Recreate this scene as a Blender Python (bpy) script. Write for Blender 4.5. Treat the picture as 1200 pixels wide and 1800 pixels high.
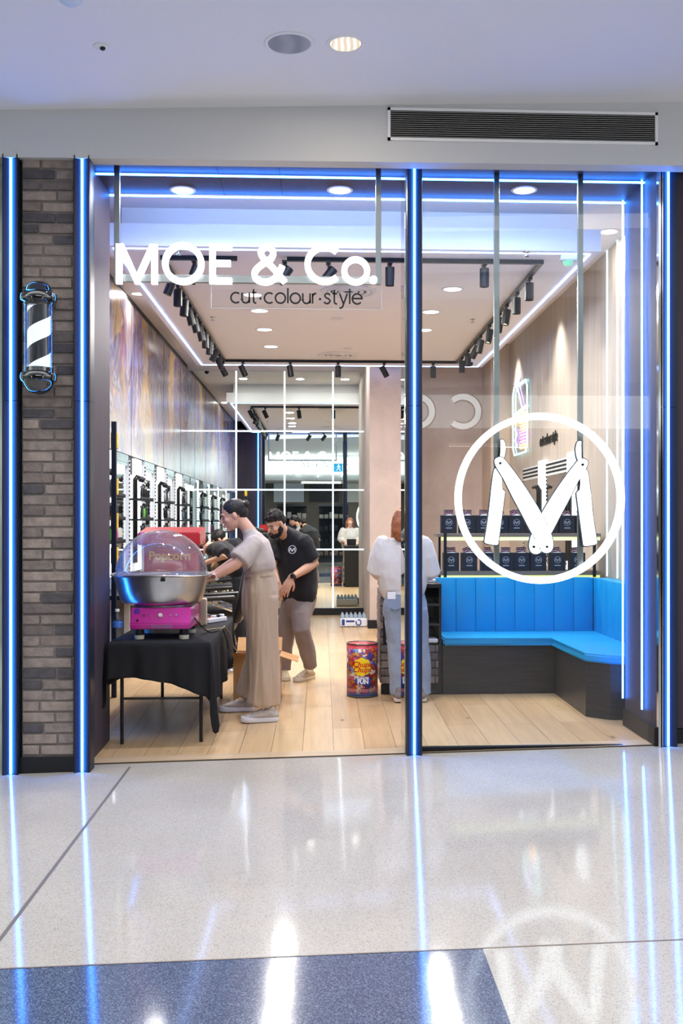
import bpy, bmesh, math, random
from mathutils import Vector, Matrix, Euler, noise
PI = math.pi
for o in list(bpy.data.objects): bpy.data.objects.remove(o)
sc = bpy.context.scene
COL = sc.collection
random.seed(7)

# ------------------------------------------------------------------ camera, world, exposure
YAW = math.atan(0.0474)
F, CX, CY, H = 1800.0, 650.0, 920.0, 1.5
cam_d = bpy.data.cameras.new('camera'); cam = bpy.data.objects.new('camera', cam_d); COL.objects.link(cam)
cam.location = (0, 0, H); cam.rotation_euler = (PI/2, 0, -YAW)
cam_d.sensor_fit = 'VERTICAL'; cam_d.sensor_height = 36; cam_d.sensor_width = 24; cam_d.lens = 36*F/1800
cam_d.shift_x = -50/1800; cam_d.shift_y = 20/1800; cam_d.clip_start = 0.05; cam_d.clip_end = 200
sc.camera = cam
sc.view_settings.view_transform = 'Standard'; sc.view_settings.look = 'None'
sc.view_settings.gamma = 1; sc.view_settings.use_curve_mapping = False
sc.view_settings.exposure = 0.0
try:
    sc.cycles.use_denoising = True; sc.cycles.max_bounces = 9; sc.cycles.diffuse_bounces = 4
    sc.cycles.glossy_bounces = 5; sc.cycles.transmission_bounces = 6; sc.cycles.transparent_max_bounces = 14
    sc.cycles.caustics_reflective = False; sc.cycles.caustics_refractive = False
    sc.cycles.sample_clamp_indirect = 4.0; sc.cycles.use_light_tree = True
    sc.cycles.use_adaptive_sampling = True; sc.cycles.adaptive_threshold = 0.02
except Exception: pass
W = bpy.data.worlds.new('world'); sc.world = W; W.use_nodes = True
W.node_tree.nodes['Background'].inputs[0].default_value = (0.95, 0.97, 1.0, 1)
W.node_tree.nodes['Background'].inputs[1].default_value = 3.4

def at(u, v, Y):
    xc = (u-CX)/F; d = Y/(math.cos(YAW) - xc*math.sin(YAW))
    return Vector((d*(math.sin(YAW)+xc*math.cos(YAW)), Y, H + d*(CY-v)/F))
def ax(u, Y): return at(u, 0, Y).x
def az(v, u, Y): return at(u, v, Y).z
def atz(u, v, z):
    d = (z-H)*F/(CY-v); xc = (u-CX)/F
    return Vector((d*(math.sin(YAW)+xc*math.cos(YAW)), d*(math.cos(YAW)-xc*math.sin(YAW)), z))
SL = 0.023
def zf(x): return SL*(x-2.35)                       # the mall floor falls gently to the left
def sm(t): t = max(0, min(1, t)); return t*t*(3-2*t)
def zs(x, y): return min(0, zf(x))*(1-sm((y-6.9)/2.4))   # shop floor meets the mall floor at the threshold

# ------------------------------------------------------------------ materials
def c(h, a=1):
    h = h.lstrip('#'); r = []
    for i in (0, 2, 4):
        s = int(h[i:i+2], 16)/255; r.append(s/12.92 if s <= .04045 else ((s+.055)/1.055)**2.4)
    return (*r, a)
MATS = {}
def mat(name, col, rough=.5, metal=0, emit=None, es=0, trans=0, ior=1.45, bump=0, bscale=50, coat=0, spec=.5, var=0, vscale=8, alpha=1, sheen=0):
    if name in MATS: return MATS[name]
    m = bpy.data.materials.new(name); m.use_nodes = True; nt = m.node_tree
    b = nt.nodes['Principled BSDF']; col = c(col) if isinstance(col, str) else col
    b.inputs['Base Color'].default_value = col; b.inputs['Roughness'].default_value = rough
    b.inputs['Metallic'].default_value = metal; b.inputs['IOR'].default_value = ior
    b.inputs['Transmission Weight'].default_value = trans; b.inputs['Coat Weight'].default_value = coat
    b.inputs['Specular IOR Level'].default_value = spec; b.inputs['Alpha'].default_value = alpha
    b.inputs['Sheen Weight'].default_value = sheen
    if emit is not None:
        b.inputs['Emission Color'].default_value = c(emit) if isinstance(emit, str) else emit
        b.inputs['Emission Strength'].default_value = es
    tc = None
    if bump or var:
        tc = nt.nodes.new('ShaderNodeTexCoord')
    if bump:
        n = nt.nodes.new('ShaderNodeTexNoise'); n.inputs['Scale'].default_value = bscale; n.inputs['Detail'].default_value = 4
        bp = nt.nodes.new('ShaderNodeBump'); bp.inputs['Strength'].default_value = bump; bp.inputs['Distance'].default_value = .01
        nt.links.new(tc.outputs['Object'], n.inputs['Vector']); nt.links.new(n.outputs['Fac'], bp.inputs['Height'])
        nt.links.new(bp.outputs['Normal'], b.inputs['Normal'])
    if var:
        n = nt.nodes.new('ShaderNodeTexNoise'); n.inputs['Scale'].default_value = vscale; n.inputs['Detail'].default_value = 6
        r = nt.nodes.new('ShaderNodeValToRGB'); r.color_ramp.elements[0].position = .3; r.color_ramp.elements[1].position = .7
        r.color_ramp.elements[0].color = (*[x*(1-var) for x in col[:3]], 1); r.color_ramp.elements[1].color = (*[min(1, x*(1+var)) for x in col[:3]], 1)
        nt.links.new(tc.outputs['Object'], n.inputs['Vector']); nt.links.new(n.outputs['Fac'], r.inputs['Fac'])
        nt.links.new(r.outputs['Color'], b.inputs['Base Color'])
    MATS[name] = m; return m
def N(m, t, **kw):
    n = m.node_tree.nodes.new(t)
    for k, v in kw.items():
        if hasattr(n, k): setattr(n, k, v)
        else: n.inputs[k.replace('_', ' ')].default_value = v
    return n
def L(m, a, ao, b, bi): m.node_tree.links.new(a.outputs[ao], b.inputs[bi])
def ramp(m, stops, interp='LINEAR'):
    r = m.node_tree.nodes.new('ShaderNodeValToRGB'); cr = r.color_ramp; cr.interpolation = interp
    while len(cr.elements) > 1: cr.elements.remove(cr.elements[-1])
    cr.elements[0].position = stops[0][0]; cr.elements[0].color = c(stops[0][1]) if isinstance(stops[0][1], str) else stops[0][1]
    for p, q in stops[1:]:
        e = cr.elements.new(p); e.color = c(q) if isinstance(q, str) else q
    return r
def glow(name, col, s): return mat(name, (0.8, 0.8, 0.8, 1), .5, emit=col, es=s)

# clear pane: see-through with a mirror-like grazing sheen
def glass_mat(name, tint=(1, 1, 1, 1), ior=1.5, rough=0.0, refl=1.0):
    m = bpy.data.materials.new(name); m.use_nodes = True; nt = m.node_tree; nt.nodes.clear()
    o = nt.nodes.new('ShaderNodeOutputMaterial'); mx = nt.nodes.new('ShaderNodeMixShader')
    f = nt.nodes.new('ShaderNodeFresnel'); f.inputs['IOR'].default_value = ior
    mu = nt.nodes.new('ShaderNodeMath'); mu.operation = 'MULTIPLY'; mu.inputs[1].default_value = refl; mu.use_clamp = True
    t = nt.nodes.new('ShaderNodeBsdfTransparent'); t.inputs[0].default_value = tint
    g = nt.nodes.new('ShaderNodeBsdfGlossy'); g.inputs['Roughness'].default_value = rough
    ge = nt.nodes.new('ShaderNodeNewGeometry'); iv = nt.nodes.new('ShaderNodeMath'); iv.operation = 'MULTIPLY_ADD'; iv.inputs[1].default_value = -refl; iv.inputs[2].default_value = refl
    nt.links.new(ge.outputs['Backfacing'], iv.inputs[0]); nt.links.new(iv.outputs[0], mu.inputs[1])
    nt.links.new(f.outputs[0], mu.inputs[0]); nt.links.new(mu.outputs[0], mx.inputs[0]); nt.links.new(t.outputs[0], mx.inputs[1])
    nt.links.new(g.outputs[0], mx.inputs[2]); nt.links.new(mx.outputs[0], o.inputs[0]); MATS[name] = m; return m

# ------------------------------------------------------------------ mesh builder
ORG = {}
class MB:
    def __init__(s): s.bm = bmesh.new(); s.mi = 0
    def face(s, vs):
        try: f = s.bm.faces.new(vs); f.material_index = s.mi; return f
        except ValueError: return None
    def box(s, x0, x1, y0, y1, z0, z1, bev=0, M=None):
        if x0 > x1: x0, x1 = x1, x0
        if y0 > y1: y0, y1 = y1, y0
        if z0 > z1: z0, z1 = z1, z0
        if bev:
            t = bmesh.new(); vs = [t.verts.new((x, y, z)) for x in (x0, x1) for y in (y0, y1) for z in (z0, z1)]
            for q in ((0, 1, 3, 2), (4, 6, 7, 5), (0, 4, 5, 1), (2, 3, 7, 6), (0, 2, 6, 4), (1, 5, 7, 3)): t.faces.new([vs[i] for i in q])
            bev = min(bev, .49*min(x1-x0, y1-y0, z1-z0))
            bmesh.ops.bevel(t, geom=list(t.edges), offset=bev, segments=2, affect='EDGES', profile=.5)
            s.merge(t, M); t.free(); return s
        P = [Vector((x, y, z)) for x in (x0, x1) for y in (y0, y1) for z in (z0, z1)]
        if M: P = [M @ p for p in P]
        vs = [s.bm.verts.new(p) for p in P]
        for q in ((0, 1, 3, 2), (4, 6, 7, 5), (0, 4, 5, 1), (2, 3, 7, 6), (0, 2, 6, 4), (1, 5, 7, 3)): s.face([vs[i] for i in q])
        return s
    def merge(s, t, M=None):
        mp = {}
        for v in t.verts: mp[v] = s.bm.verts.new(M @ v.co if M else v.co)
        for f in t.faces: s.face([mp[v] for v in f.verts])
    def rings(s, R, cap0=True, cap1=True, closed=False):
        rs = [[s.bm.verts.new(p) for p in r] for r in R]; n = len(rs[0])
        m = len(rs)
        for i in range(m if closed else m-1):
            a, b = rs[i], rs[(i+1) % m]
            for j in range(n): s.face([a[j], a[(j+1) % n], b[(j+1) % n], b[j]])
        if not closed:
            if cap0: s.face(rs[0][::-1])
            if cap1: s.face(rs[-1])
        return s
    def cyl(s, a, b, r0, r1=None, n=20, cap=True):
        a, b = Vector(a), Vector(b); r1 = r0 if r1 is None else r1
        w = (b-a).normalized(); u = w.orthogonal().normalized(); v = w.cross(u)
        ring = lambda p, r: [p+u*r*math.cos(2*PI*k/n)+v*r*math.sin(2*PI*k/n) for k in range(n)]
        return s.rings([ring(a, r0), ring(b, r1)], cap, cap)
    def lathe(s, prof, o=(0, 0, 0), n=32, M=None, sx=1, sy=1):
        o = Vector(o); R = []
        for r, z in prof:
            r = max(r, 1e-4)
            ring = [Vector((r*sx*math.cos(2*PI*k/n), r*sy*math.sin(2*PI*k/n), z)) for k in range(n)]
            R.append([o + (M @ p if M else p) for p in ring])
        return s.rings(R)
    def tube(s, pts, r, n=8, closed=False):
        pts = [Vector(p) for p in pts]; m = len(pts); rr = r if isinstance(r, (list, tuple)) else [r]*m
        R = []; pu = None
        for i, p in enumerate(pts):
            if closed: w = pts[(i+1) % m]-pts[i-1]
            else: w = pts[min(i+1, m-1)]-pts[max(i-1, 0)]
            w.normalize()
            u = w.orthogonal().normalized() if pu is None else (pu - w*pu.dot(w)).normalized()
            pu = u; v = w.cross(u)
            R.append([p+u*rr[i]*math.cos(2*PI*k/n)+v*rr[i]*math.sin(2*PI*k/n) for k in range(n)])
        return s.rings(R, closed=closed)
    def ell(s, o, rx, ry, rz, M=None, nu=20, nv=12):
        o = Vector(o); R = []
        for i in range(nv+1):
            t = PI*i/nv; r = max(math.sin(t), 1e-3); z = -math.cos(t)
            ring = [Vector((rx*r*math.cos(2*PI*k/nu), ry*r*math.sin(2*PI*k/nu), rz*z)) for k in range(nu)]
            R.append([o + (M @ p if M else p) for p in ring])
        return s.rings(R)
    def loft(s, J, side=(1, 0, 0), n=20, capr=True):
        """J: (point, radius along side, radius across); rounded ends"""
        J = [(Vector(p), a, b) for p, a, b in J]; m = len(J); side = Vector(side); R = []
        for i, (p, a, b) in enumerate(J):
            w = (J[min(i+1, m-1)][0]-J[max(i-1, 0)][0]).normalized()
            u = (side - w*side.dot(w)).normalized(); v = w.cross(u)
            ring = lambda q, f: [q+u*a*f*math.cos(2*PI*k/n)+v*b*f*math.sin(2*PI*k/n) for k in range(n)]
            if i == 0 and capr:
                for t in (80, 60, 35): R.append(ring(p-w*min(a, b)*math.sin(math.radians(t)), math.cos(math.radians(t))))
            R.append(ring(p, 1))
            if i == m-1 and capr is True:
                for t in (35, 60, 80): R.append(ring(p+w*min(a, b)*math.sin(math.radians(t)), math.cos(math.radians(t))))
        return s.rings(R)
    def prism(s, poly, y0, y1, M=None):
        """polygon of (x,z) extruded along y"""
        A = [Vector((x, y0, z)) for x, z in poly]; B = [Vector((x, y1, z)) for x, z in poly]
        if M: A = [M @ p for p in A]; B = [M @ p for p in B]
        a = [s.bm.verts.new(p) for p in A]; b = [s.bm.verts.new(p) for p in B]; n = len(a)
        fa = s.face(a); fb = s.face(b[::-1])
        for i in range(n): s.face([a[i], b[i], b[(i+1) % n], a[(i+1) % n]])
        if n > 4: bmesh.ops.triangulate(s.bm, faces=[f for f in (fa, fb) if f])
        return s
    def ribbon(s, pts, w, y0, y1, closed=False, M=None):
        """flat stroke of width w along (x,z) points"""
        n = len(pts); P = [Vector((x, z)) for x, z in pts]; A = []; B = []
        for i in range(n):
            p = P[i]; q0 = P[i-1] if (i > 0 or closed) else None; q1 = P[(i+1) % n] if (i < n-1 or closed) else None
            d0 = (p-q0).normalized() if q0 is not None else None; d1 = (q1-p).normalized() if q1 is not None else None
            if d0 is None: d0 = d1
            if d1 is None: d1 = d0
            n0 = Vector((-d0.y, d0.x)); n1 = Vector((-d1.y, d1.x)); mm = (n0+n1)
            if mm.length < .3: mm = n0
            mm.normalize(); k = w/2/max(.35, mm.dot(n0)); A.append(p+mm*k); B.append(p-mm*k)
        V = lambda p, y: s.bm.verts.new(M @ Vector((p.x, y, p.y)) if M else Vector((p.x, y, p.y)))
        a0 = [V(p, y0) for p in A]; a1 = [V(p, y1) for p in A]; b0 = [V(p, y0) for p in B]; b1 = [V(p, y1) for p in B]
        for i in range(n if closed else n-1):
            j = (i+1) % n
            s.face([a0[i], b0[i], b0[j], a0[j]]); s.face([a1[i], a1[j], b1[j], b1[i]])
            s.face([a0[i], a0[j], a1[j], a1[i]]); s.face([b0[i], b1[i], b1[j], b0[j]])
        if not closed:
            s.face([a0[0], a1[0], b1[0], b0[0]]); s.face([a0[-1], b0[-1], b1[-1], a1[-1]])
        return s
    def build(s, name, m, parent=None, smooth=False, label=None, remesh=0, smit=0, disp=0, dscale=.1, zst=.55, flat_normals=False, rot=None, seed=0):
        bm = s.bm
        if remesh or not flat_normals:
            bmesh.ops.recalc_face_normals(bm, faces=bm.faces)
        o = bpy.data.objects.new(name, None)
        me = bpy.data.meshes.new(name)
        if parent is not None: org = ORG[parent]
        else:
            if len(bm.verts):
                xs = [v.co.x for v in bm.verts]; ys = [v.co.y for v in bm.verts]; zz = [v.co.z for v in bm.verts]
                org = Vector(((min(xs)+max(xs))/2, (min(ys)+max(ys))/2, min(zz)))
            else: org = Vector()
        for v in bm.verts: v.co -= org
        bm.to_mesh(me); bm.free()
        ms = m if isinstance(m, (list, tuple)) else [m]
        if remesh:
            bpy.data.objects.remove(o); o = bpy.data.objects.new(name, me); COL.objects.link(o)
            md = o.modifiers.new('r', 'REMESH'); md.mode = 'VOXEL'; md.voxel_size = remesh; md.use_smooth_shade = True
            if smit: q = o.modifiers.new('s', 'SMOOTH'); q.factor = .5; q.iterations = smit
            dg = bpy.context.evaluated_depsgraph_get(); dg.update()
            me2 = bpy.data.meshes.new_from_object(o.evaluated_get(dg)); o.modifiers.clear(); o.data = me2; me = me2
            if disp:
                me.update()
                nr = [v.normal.copy() for v in me.vertices]; cs = []
                for v, nn in zip(me.vertices, nr):
                    q = (v.co+org)/dscale + Vector((seed*3.1, seed*7.7, 0))
                    cs.extend(v.co + nn*disp*(noise.fractal(Vector((q.x, q.y, q.z*zst)), 1.0, 2.0, 3)))
                me.vertices.foreach_set('co', cs)
                me.update()
            smooth = True
        else:
            bpy.data.objects.remove(o); o = bpy.data.objects.new(name, me); COL.objects.link(o)
        me.name = name
        idx = [f.material_index for f in me.polygons] if len(ms) > 1 else None
        me.materials.clear()
        for q in ms: me.materials.append(q)
        if idx: me.polygons.foreach_set('material_index', idx)
        if smooth: me.polygons.foreach_set('use_smooth', [True]*len(me.polygons))
        if smooth == 'auto' : 
            me.polygons.foreach_set('use_smooth', [True]*len(me.polygons))
            bm2 = bmesh.new(); bm2.from_mesh(me)
            for e in bm2.edges:
                if len(e.link_faces) == 2 and e.calc_face_angle(0) > math.radians(38): e.smooth = False
            bm2.to_mesh(me); bm2.free()
        if parent is not None: o.parent = parent; ORG[o] = org
        else: o.location = org; ORG[o] = org
        if label: o['label'] = label
        return o
def tag(o, label, cat, group=None, kind=None):
    o['label'] = label; o['category'] = cat
    if group: o['group'] = group
    if kind: o['kind'] = kind
    return o
def thing(name, label, cat, loc, group=None):
    o = bpy.data.objects.new(name, None); COL.objects.link(o); o.location = loc; o.empty_display_size = .1
    ORG[o] = Vector(loc); return tag(o, label, cat, group)
def struct(name, mb, m, label=None, **kw):
    o = mb.build(name, m, **kw); o['kind'] = 'structure'
    if label: o['label'] = label
    return o
def dup(root, loc=None, rz=None, label=None, group=None):
    r = root.copy(); COL.objects.link(r)
    if loc is not None: r.location = loc
    if rz is not None: r.rotation_euler = (0, 0, rz)
    if label: r['label'] = label
    if group: r['group'] = group
    for ch in list(root.children):
        k = ch.copy(); COL.objects.link(k); k.parent = r
        for g in list(ch.children):
            q = g.copy(); COL.objects.link(q); q.parent = k
    return r
def arc(cx, cz, rx, rz, a0, a1, n=24):
    return [(cx+rx*math.cos(math.radians(a0+(a1-a0)*k/n)), cz+rz*math.sin(math.radians(a0+(a1-a0)*k/n))) for k in range(n+1)]
def catmull(P, n=8):
    P = [P[0]]+list(P)+[P[-1]]; out = []
    for i in range(1, len(P)-2):
        p0, p1, p2, p3 = [Vector(q) for q in P[i-1:i+3]]
        for k in range(n):
            t = k/n; out.append(.5*((2*p1)+(p2-p0)*t+(2*p0-5*p1+4*p2-p3)*t*t+(-p0+3*p1-3*p2+p3)*t**3))
    out.append(Vector(P[-2])); return [tuple(q) for q in out]
# monoline letters, cap height 1, x-height .68; each returns (strokes, advance)
X = .68
GL = {
 'M': ([[(0, 0), (0, 1), (.5, .04), (1, 1), (1, 0)]], 1.0),
 'O': ([arc(.52, .5, .52, .5, 90, 450, 40)], 1.04),
 'E': ([[(.58, 1), (0, 1), (0, 0), (.58, 0)], [(0, .52), (.54, .52)]], .58),
 '&': ([catmull([(.98, 0), (.62, .38), (.30, .66), (.22, .84), (.40, .99), (.60, .86), (.54, .66), (.24, .48), (.03, .28), (.08, .08), (.36, 0), (.62, .08), (.80, .28), (.90, .46)])], .95),
 'C': ([arc(.52, .5, .52, .5, 48, 312, 32)], .88),
 'N': ([[(0, 0), (0, 1), (.76, 0), (.76, 1)]], .76),
 'R': ([[(0, 0), (0, 1)], [(0, 1), (.3, 1)]+arc(.33, .75, .25, .25, 90, -90, 16)+[(0, .5)], [(.28, .5), (.62, 0)]], .62),
 'o': ([arc(.34, .34, .34, .34, 90, 450, 30)], .68),
 'c': ([arc(.34, .34, .34, .34, 50, 310, 24)], .58),
 'u': ([[(0, X), (0, .26)]+arc(.25, .26, .25, .26, 180, 360, 14), [(.5, X), (.5, 0)]], .5),
 't': ([[(.12, .92), (.12, .16)]+arc(.26, .14, .14, .14, 180, 290, 8), [(0, X), (.32, X)]], .32),
 'l': ([[(0, 1.02), (0, 0)]], .0),
 'r': ([[(0, X), (0, 0)], [(0, .40)]+arc(.22, .42, .22, .25, 180, 80, 8)], .24),
 's': ([catmull([(.42, .58), (.30, .67), (.14, .66), (.06, .52), (.16, .40), (.32, .32), (.42, .18), (.30, .03), (.12, .02), (0, .12)])], .42),
 'y': ([[(0, X), (.26, 0)], [(.52, X), (.20, -.2), (.10, -.28), (-.02, -.28)]], .52),
 'e': ([[(.02, .36), (.66, .36)]+arc(.34, .34, .33, .34, 4, 318, 28)], .66),
 '.': ([arc(.0, .0, .03, .03, 0, 360, 10)], .06),
}
def stroke_text(mb, s, x0, z0, h, w, y0, y1, gap=.17, M=None):
    x = x0
    for ch in s:
        if ch == ' ': x += .35*h; continue
        if ch == '*': 
            x += .10*h; mb.prism([(x+a, z0+.30*h+b) for a, b in arc(0, 0, w*.75, w*.75, 0, 330, 11)], y0, y1, M); x += (.10+gap)*h; continue
        st, adv = GL[ch]
        for p in st:
            cl = len(p) > 10 and (Vector(p[0])-Vector(p[-1])).length < .01
            q = [(x+a*h, z0+b*h) for a, b in (p[:-1] if cl else p)]
            mb.ribbon(q, w, y0, y1, closed=cl, M=M)
        x += (adv+gap)*h
    return x
def text_mesh(s, size, depth=.002, bold=0, shear=0):
    cu = bpy.data.curves.new('t', 'FONT'); cu.body = s; cu.size = size; cu.extrude = depth; cu.offset = bold; cu.shear = shear
    cu.align_x = 'CENTER'; cu.align_y = 'CENTER'; cu.resolution_u = 3
    o = bpy.data.objects.new('t', cu); COL.objects.link(o)
    dg = bpy.context.evaluated_depsgraph_get(); dg.update(); me = bpy.data.meshes.new_from_object(o.evaluated_get(dg))
    bpy.data.objects.remove(o); bm = bmesh.new(); bm.from_mesh(me); bpy.data.meshes.remove(me); return bm
RX = Matrix.Rotation(PI/2, 4, 'X')     # text lying in XY stands up facing -Y
# ------------------------------------------------------------------ material library
white_paint = mat('white_paint', '#e6e6e8', .6)
fascia_paint = mat('fascia_paint', '#c3c4c6', .6)
ceil_in = mat('shop_ceiling_paint', '#f3f1f4', .6)
black_alu = mat('black_powder_coat', '#14171d', .32, metal=.2)
post_black = mat('satin_black_post', '#1a2436', .38, metal=.35)
black_sat = mat('black_satin', '#101114', .45)
black_mat = mat('black_rough', '#15161a', .8)
steel = mat('brushed_steel', '#83898b', .34, metal=1, bump=.05, bscale=120)
chrome = mat('chrome', '#d8dade', .08, metal=1)
mirror_m = mat('mirror_silver', '#e4efea', .0, metal=1)
brick_ms = [mat('brick_%d' % i, q, .9, bump=.7, bscale=70, var=.22, vscale=18) for i, q in enumerate(['#857a74', '#7a6f6a', '#8f827a', '#6a615f', '#504c50'])]
mortar = mat('mortar', '#78716d', .95, bump=.6, bscale=120)
led_blue = glow('led_blue', (0.026, 0.215, 1.0, 1), 40)
led_blue_soft = glow('led_blue_white', (0.22, 0.42, 1.0, 1), 10)
led_cyan = glow('led_cyan_white', (0.42, 0.82, 1.0, 1), 1.9)
led_white = glow('led_cool_white', (0.80, 0.93, 1.0, 1), 3.2)
letter_white = glow('lit_letter_face', (0.93, 0.95, 1.0, 1), 2.2)
lamp_white = glow('lamp_diffuser', (1.0, 0.96, 0.90, 1), 6)
lamp_warm = glow('warm_spot_lens', (1.0, 0.80, 0.50, 1), 12)
glass = glass_mat('clear_glass', (.97, .99, .985, 1), 1.5, 0.0, 1.35)
acrylic = glass_mat('clear_acrylic', (.96, .97, .98, 1), 1.45, 0.02)

def plaster(name, col, amt=.12):
    m = mat(name, col, .75); b = m.node_tree.nodes['Principled BSDF']
    tc = N(m, 'ShaderNodeTexCoord'); n = N(m, 'ShaderNodeTexNoise', Scale=1.6, Detail=8.0, Roughness=.65, Distortion=.6)
    q = c(col); r = ramp(m, [(.3, tuple(x*(1-amt) for x in q[:3])+(1,)), (.7, tuple(min(1, x*(1+amt)) for x in q[:3])+(1,))])
    L(m, tc, 'Object', n, 'Vector'); L(m, n, 'Fac', r, 'Fac'); L(m, r, 'Color', b, 'Base Color'); return m
plaster_pink = plaster('pink_beige_plaster', '#cbbbb2', .13)
plaster_beige = plaster('beige_plaster', '#cbb7a4', .10)
def grain(name, c0, c1, sx, sy, sz, rough=.5):
    m = mat(name, c0, rough); b = m.node_tree.nodes['Principled BSDF']
    tc = N(m, 'ShaderNodeTexCoord'); mp = N(m, 'ShaderNodeMapping'); mp.inputs['Scale'].default_value = (sx, sy, sz)
    n = N(m, 'ShaderNodeTexNoise', Scale=1.0, Detail=6.0, Roughness=.6, Distortion=.3); r = ramp(m, [(.32, c0), (.68, c1)])
    L(m, tc, 'Object', mp, 'Vector'); L(m, mp, 'Vector', n, 'Vector'); L(m, n, 'Fac', r, 'Fac'); L(m, r, 'Color', b, 'Base Color'); return m
panel_beige = grain('beige_grain_panel', '#ab9f93', '#c2b6aa', 14, 14, .7)
portal_m = grain('dark_grey_brown_panel', '#38313a', '#443b44', 25, 25, .9, .55); portal_m.node_tree.nodes['Principled BSDF'].inputs['Specular IOR Level'].default_value = .3
bench_black = grain('charcoal_laminate', '#262425', '#353231', 3, 3, 40, .38)
shelf_wood = grain('grey_oak_edge', '#77695c', '#8d7e70', 1, 30, 30, .5)

# terrazzo
def terrazzo(name, base, spk, dark, sc_=260, rough=.07):
    m = mat(name, base, rough, spec=.55); b = m.node_tree.nodes['Principled BSDF']
    tc = N(m, 'ShaderNodeTexCoord'); v = N(m, 'ShaderNodeTexVoronoi', Scale=float(sc_)); v.feature = 'F1'
    r = ramp(m, [(0, dark), (.12, dark), (.2, base), (.72, base), (.8, spk), (1, spk)], 'LINEAR')
    sp = N(m, 'ShaderNodeSeparateColor'); n = N(m, 'ShaderNodeTexNoise', Scale=1.3, Detail=5.0)
    mx = N(m, 'ShaderNodeMix'); mx.data_type = 'RGBA'; mx.blend_type = 'MULTIPLY'; mx.inputs[0].default_value = 1
    r2 = ramp(m, [(.3, (.90, .89, .87, 1)), (.7, (1, 1, 1, 1))])
    L(m, tc, 'Object', v, 'Vector'); L(m, v, 'Color', sp, 'Color'); L(m, sp, 'Red', r, 'Fac')
    L(m, tc, 'Object', n, 'Vector'); L(m, n, 'Fac', r2, 'Fac')
    m.node_tree.links.new(r.outputs[0], mx.inputs[6]); m.node_tree.links.new(r2.outputs[0], mx.inputs[7])
    m.node_tree.links.new(mx.outputs[2], b.inputs['Base Color'])
    n3 = N(m, 'ShaderNodeTexNoise', Scale=26.0, Detail=3.0); bp = N(m, 'ShaderNodeBump', Strength=.03, Distance=.003)
    L(m, tc, 'Object', n3, 'Vector'); L(m, n3, 'Fac', bp, 'Height'); L(m, bp, 'Normal', b, 'Normal')
    return m
ter_cream = terrazzo('cream_terrazzo', '#c3bdb6', '#cbc6c0', '#aaa49d')
ter_blue = terrazzo('blue_grey_granite', '#4f5e7c', '#7d8ba8', '#364058', 300, .09)
joint_m = mat('floor_joint', '#6d6762', .6)

def wood_floor():
    m = mat('oak_floor', '#c9a37a', .30, spec=.45); b = m.node_tree.nodes['Principled BSDF']
    tc = N(m, 'ShaderNodeTexCoord'); mp = N(m, 'ShaderNodeMapping'); mp.inputs['Rotation'].default_value = (0, 0, PI/2)
    br = N(m, 'ShaderNodeTexBrick', Scale=1.0); br.offset = .37; br.inputs['Brick Width'].default_value = 2.1; br.inputs['Row Height'].default_value = .215
    br.inputs['Mortar Size'].default_value = .0022; br.inputs['Mortar Smooth'].default_value = .1; br.inputs['Bias'].default_value = .1
    br.inputs['Color1'].default_value = c('#c39f74'); br.inputs['Color2'].default_value = c('#d3b48a'); br.inputs['Mortar'].default_value = c('#7d5f45')
    mp2 = N(m, 'ShaderNodeMapping'); mp2.inputs['Scale'].default_value = (26, 1.3, 1)
    n = N(m, 'ShaderNodeTexNoise', Scale=1.0, Detail=7.0, Roughness=.6, Distortion=.8); r = ramp(m, [(.25, (.80, .78, .74, 1)), (.6, (1, 1, 1, 1))])
    kn = N(m, 'ShaderNodeTexVoronoi', Scale=1.0); mk = N(m, 'ShaderNodeMapping'); mk.inputs['Scale'].default_value = (2.9, 1.3, 1)
    rk = ramp(m, [(0, (.35, .24, .16, 1)), (.03, (.42, .30, .2, 1)), (.065, (1, 1, 1, 1))])
    x1 = N(m, 'ShaderNodeMix'); x1.data_type = 'RGBA'; x1.blend_type = 'MULTIPLY'; x1.inputs[0].default_value = 1
    x2 = N(m, 'ShaderNodeMix'); x2.data_type = 'RGBA'; x2.blend_type = 'MULTIPLY'; x2.inputs[0].default_value = .85
    lk = m.node_tree.links.new
    L(m, tc, 'Object', mp, 'Vector'); L(m, mp, 'Vector', br, 'Vector'); L(m, tc, 'Object', mp2, 'Vector'); L(m, mp2, 'Vector', n, 'Vector')
    L(m, n, 'Fac', r, 'Fac'); L(m, tc, 'Object', mk, 'Vector'); L(m, mk, 'Vector', kn, 'Vector'); L(m, kn, 'Distance', rk, 'Fac')
    lk(br.outputs['Color'], x1.inputs[6]); lk(r.outputs[0], x1.inputs[7]); lk(x1.outputs[2], x2.inputs[6]); lk(rk.outputs[0], x2.inputs[7]); lk(x2.outputs[2], b.inputs['Base Color'])
    return m
oak = wood_floor()

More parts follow.
